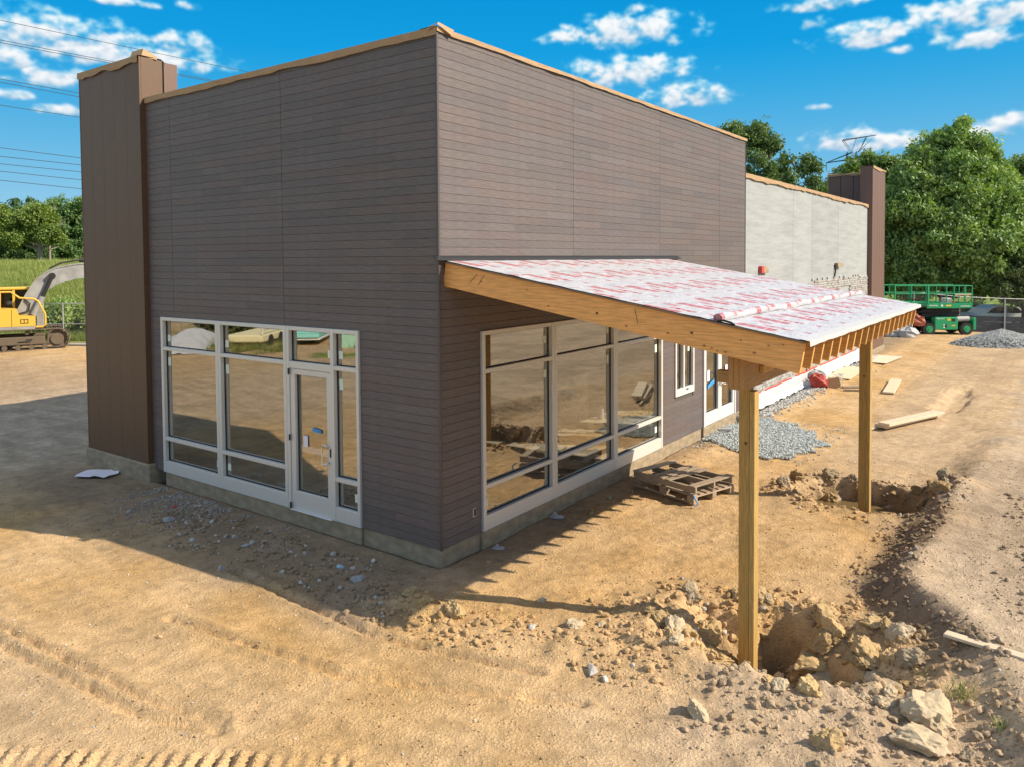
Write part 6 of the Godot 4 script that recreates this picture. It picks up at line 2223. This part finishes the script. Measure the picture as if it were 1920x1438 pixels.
# ------------------------------------------------------------------ what the left windows mirror, and the rooms behind the glass
func behind_the_camera() -> void:
	fence("chain_link_fence", "chain link fence across the site from the left storefront, mirrored in its glass", Vector3(-40.0, 0, 10.0), Vector3(-12.0, 0, 27.0), 1.5, 3.0, 0.0)
	var m := M.new()
	var f := noise(141, 0.9, 3)
	m.col = Color(0.42, 0.44, 0.50)
	for i in 40:
		for j in 10:
			var P := func(a: int, b: int) -> Vector3:
				var x := -2.6 + a * 0.13
				var z := -1.0 + b * 0.2
				return Vector3(x, maxf(0.02, 0.75 * (1.0 - pow(absf(x) / 2.6, 2.0)) * (1.0 - z * z) + 0.16 * sin(x * 9.0 + z * 6.0 + 2.5 * f.get_noise_2d(x, z))), z)
			m.quad(P.call(i, j + 1), P.call(i + 1, j + 1), P.call(i + 1, j), P.call(i, j))
	var o := put("tarp_heap", m, MT.brick, self)
	o.position = Vector3(-26.0, 0.0, 12.3)
	o.rotation.y = 0.9
	tag(o, "grey tarpaulin heap mirrored in the first left window", "tarpaulin")
	var p := base("flatbed_trailer", Vector3(-25.0, -0.1, 15.2), 1.0)
	tag(p, "cream flatbed trailer mirrored in the second left window", "trailer")
	m = M.new()
	m.col = Color(0.80, 0.72, 0.46)
	m.cbox(Vector3(-1.9, 0.32, -0.9), Vector3(1.9, 0.66, 0.9), 0.05)
	put("bed", m, MT.brick, p)
	m = M.new()
	m.col = Color(0.75, 0.72, 0.55)
	m.tube([Vector3(-1.85, 0.66, 0.85), Vector3(-1.8, 0.92, 0.85), Vector3(1.8, 0.92, 0.85), Vector3(1.85, 0.66, 0.85)], 0.05, -1.0, 6)
	put("side_rail", m, MT.brick, p)
	for q in [-1.2, -0.4, 0.9]:
		m = M.new()
		m.disc(Transform3D(Basis(), Vector3(q, 0.3, 0.8)), 0.33, 0.25, 16)
		put("wheel", m, MT.rubber, p)
	m = M.new()
	m.cbox(Vector3(-1.6, 0.0, -0.6), Vector3(1.6, 0.10, 0.6), 0.01)
	m.col = Color(0.30, 0.70, 0.68)
	m.cbox(Vector3(-1.5, 0.12, -0.5), Vector3(1.7, 0.30, 0.6), 0.01)
	m.cbox(Vector3(-1.4, 0.31, -0.5), Vector3(1.6, 0.48, 0.6), 0.01)
	o = put("foam_boards", m, MT.brick, self)
	o.position = Vector3(-23.2, 0.25, 17.0)
	o.rotation.y = 0.9
	tag(o, "stack of turquoise foam boards mirrored above the door", "foam boards")
	m = M.new()
	m.col = Color(0.36, 0.62, 0.48)
	m.cbox(Vector3(-1.6, 0.0, -0.8), Vector3(1.6, 1.5, 0.8), 0.03)
	for i in 5:
		m.cbox(Vector3(-1.5 + i * 0.72, 0.0, 0.8), Vector3(-1.42 + i * 0.72, 1.5, 0.88), 0.01)
	o = put("skip_container", m, MT.brick, self)
	o.position = Vector3(-20.3, 0.0, 17.6)
	o.rotation.y = 0.9
	tag(o, "pale green waste container mirrored in the window right of the door", "container")
	var xs := []
	var cs := PackedColorArray()
	for i in 7000:
		var x := rng.randf_range(-34.0, -14.0)
		var z := rng.randf_range(8.0, 26.0)
		var k := gn1.get_noise_2d(x * 1.7 + 50.0, z * 1.7)
		if (x + 20.0) * 0.5 + (z - 9.0) * 0.85 < 0.6 + k * 5.0: continue
		if x > -21.0 and z < 16.0: continue
		if k < 0.0 and x > -24.0: continue
		var s := rng.randf_range(0.6, 1.2)
		xs.append(Transform3D(Basis(Vector3.UP, rng.randf() * TAU).scaled(Vector3(s, s, s)), Vector3(x, height(x, z) - 0.02, z)))
		cs.append(Color(0.15, 0.20, 0.04).lerp(Color(0.28, 0.27, 0.10), rng.randf()))
	var wd := multi("weeds", tuft(9), xs, cs, self)
	tag(wd, "weeds along the fence mirrored in the left windows", "grass", "", "stuff")
	var g := [[-30.0, 17.0], [-33.0, 21.0], [-28.0, 24.0], [-24.0, 28.0], [-36.0, 15.0]]
	var lb := ["bush behind the mirrored fence, nearest the tarpaulin", "bush behind the mirrored fence, left of the trailer", "bush behind the mirrored fence, behind the foam boards", "bush behind the mirrored fence, behind the container", "bush at the far left end of the mirrored fence"]
	for i in g.size():
		tree("shrub", lb[i], Vector3(g[i][0], 0, g[i][1]), [[0.0, 1.1, 0.0, 1.6], [1.4, 0.9, 0.0, 1.3], [-1.4, 1.0, 0.0, 1.4]], 420, 0.12, Color(0.07, 0.11, 0.03), Color(0.17, 0.18, 0.05), 0.0)

func inside() -> void:
	var p := base("work_box", Vector3(-2.95, 0.215, -7.9), 0.25)
	tag(p, "plywood work box on legs standing inside behind the long storefront", "work box")
	var m := M.new()
	m.cbox(Vector3(-0.35, 0.42, -0.35), Vector3(0.35, 1.05, 0.35), 0.006)
	put("box", m, MT.plywood, p)
	for q in [[-0.30, -0.30], [0.30, -0.30], [-0.30, 0.30], [0.30, 0.30]]:
		m = M.new()
		m.cbox(Vector3(q[0] - 0.045, 0, q[1] - 0.045), Vector3(q[0] + 0.045, 0.42, q[1] + 0.045), 0.004)
		put("leg", m, MT.plywood, p)
	m = M.new()
	m.col = Color(0.85, 0.86, 0.82)
	m.tube([Vector3(0, 0, 0), Vector3(0, 0.20, 0), Vector3(0, 0.26, 0)], 0.085, 0.06, 10)
	m.tube([Vector3(0, 0.26, 0), Vector3(0, 0.32, 0)], 0.03, 0.025, 8)
	var o := put("jug", m, MT.white_wrap, self)
	o.position = Vector3(-2.35, 0.215, -8.3)
	tag(o, "white plastic jug on the floor beside the work box inside", "jug")
	for q in [[-1.75, -6.6, 1.4, 0.4, "pale sheet added as a sun patch on the floor inside, nearest the glass"], [-1.25, -5.7, 1.2, 0.35, "pale sheet added as a sun patch on the floor inside, left of the others"], [-1.95, -9.2, 1.7, 0.6, "pale sheet added as a sun patch on the floor inside, behind the jug"]]:
		lying("sun_patch_sheet", q[4], "sun_patch", Vector3(q[0], 0.217, q[1]), 1.2, Vector3(q[2], 0.02, q[3]), Color(0.62, 0.64, 0.52), "sun patches painted on the floor", 0.0, "plywood")  # pale sheets laid on the floor as painted sun patches
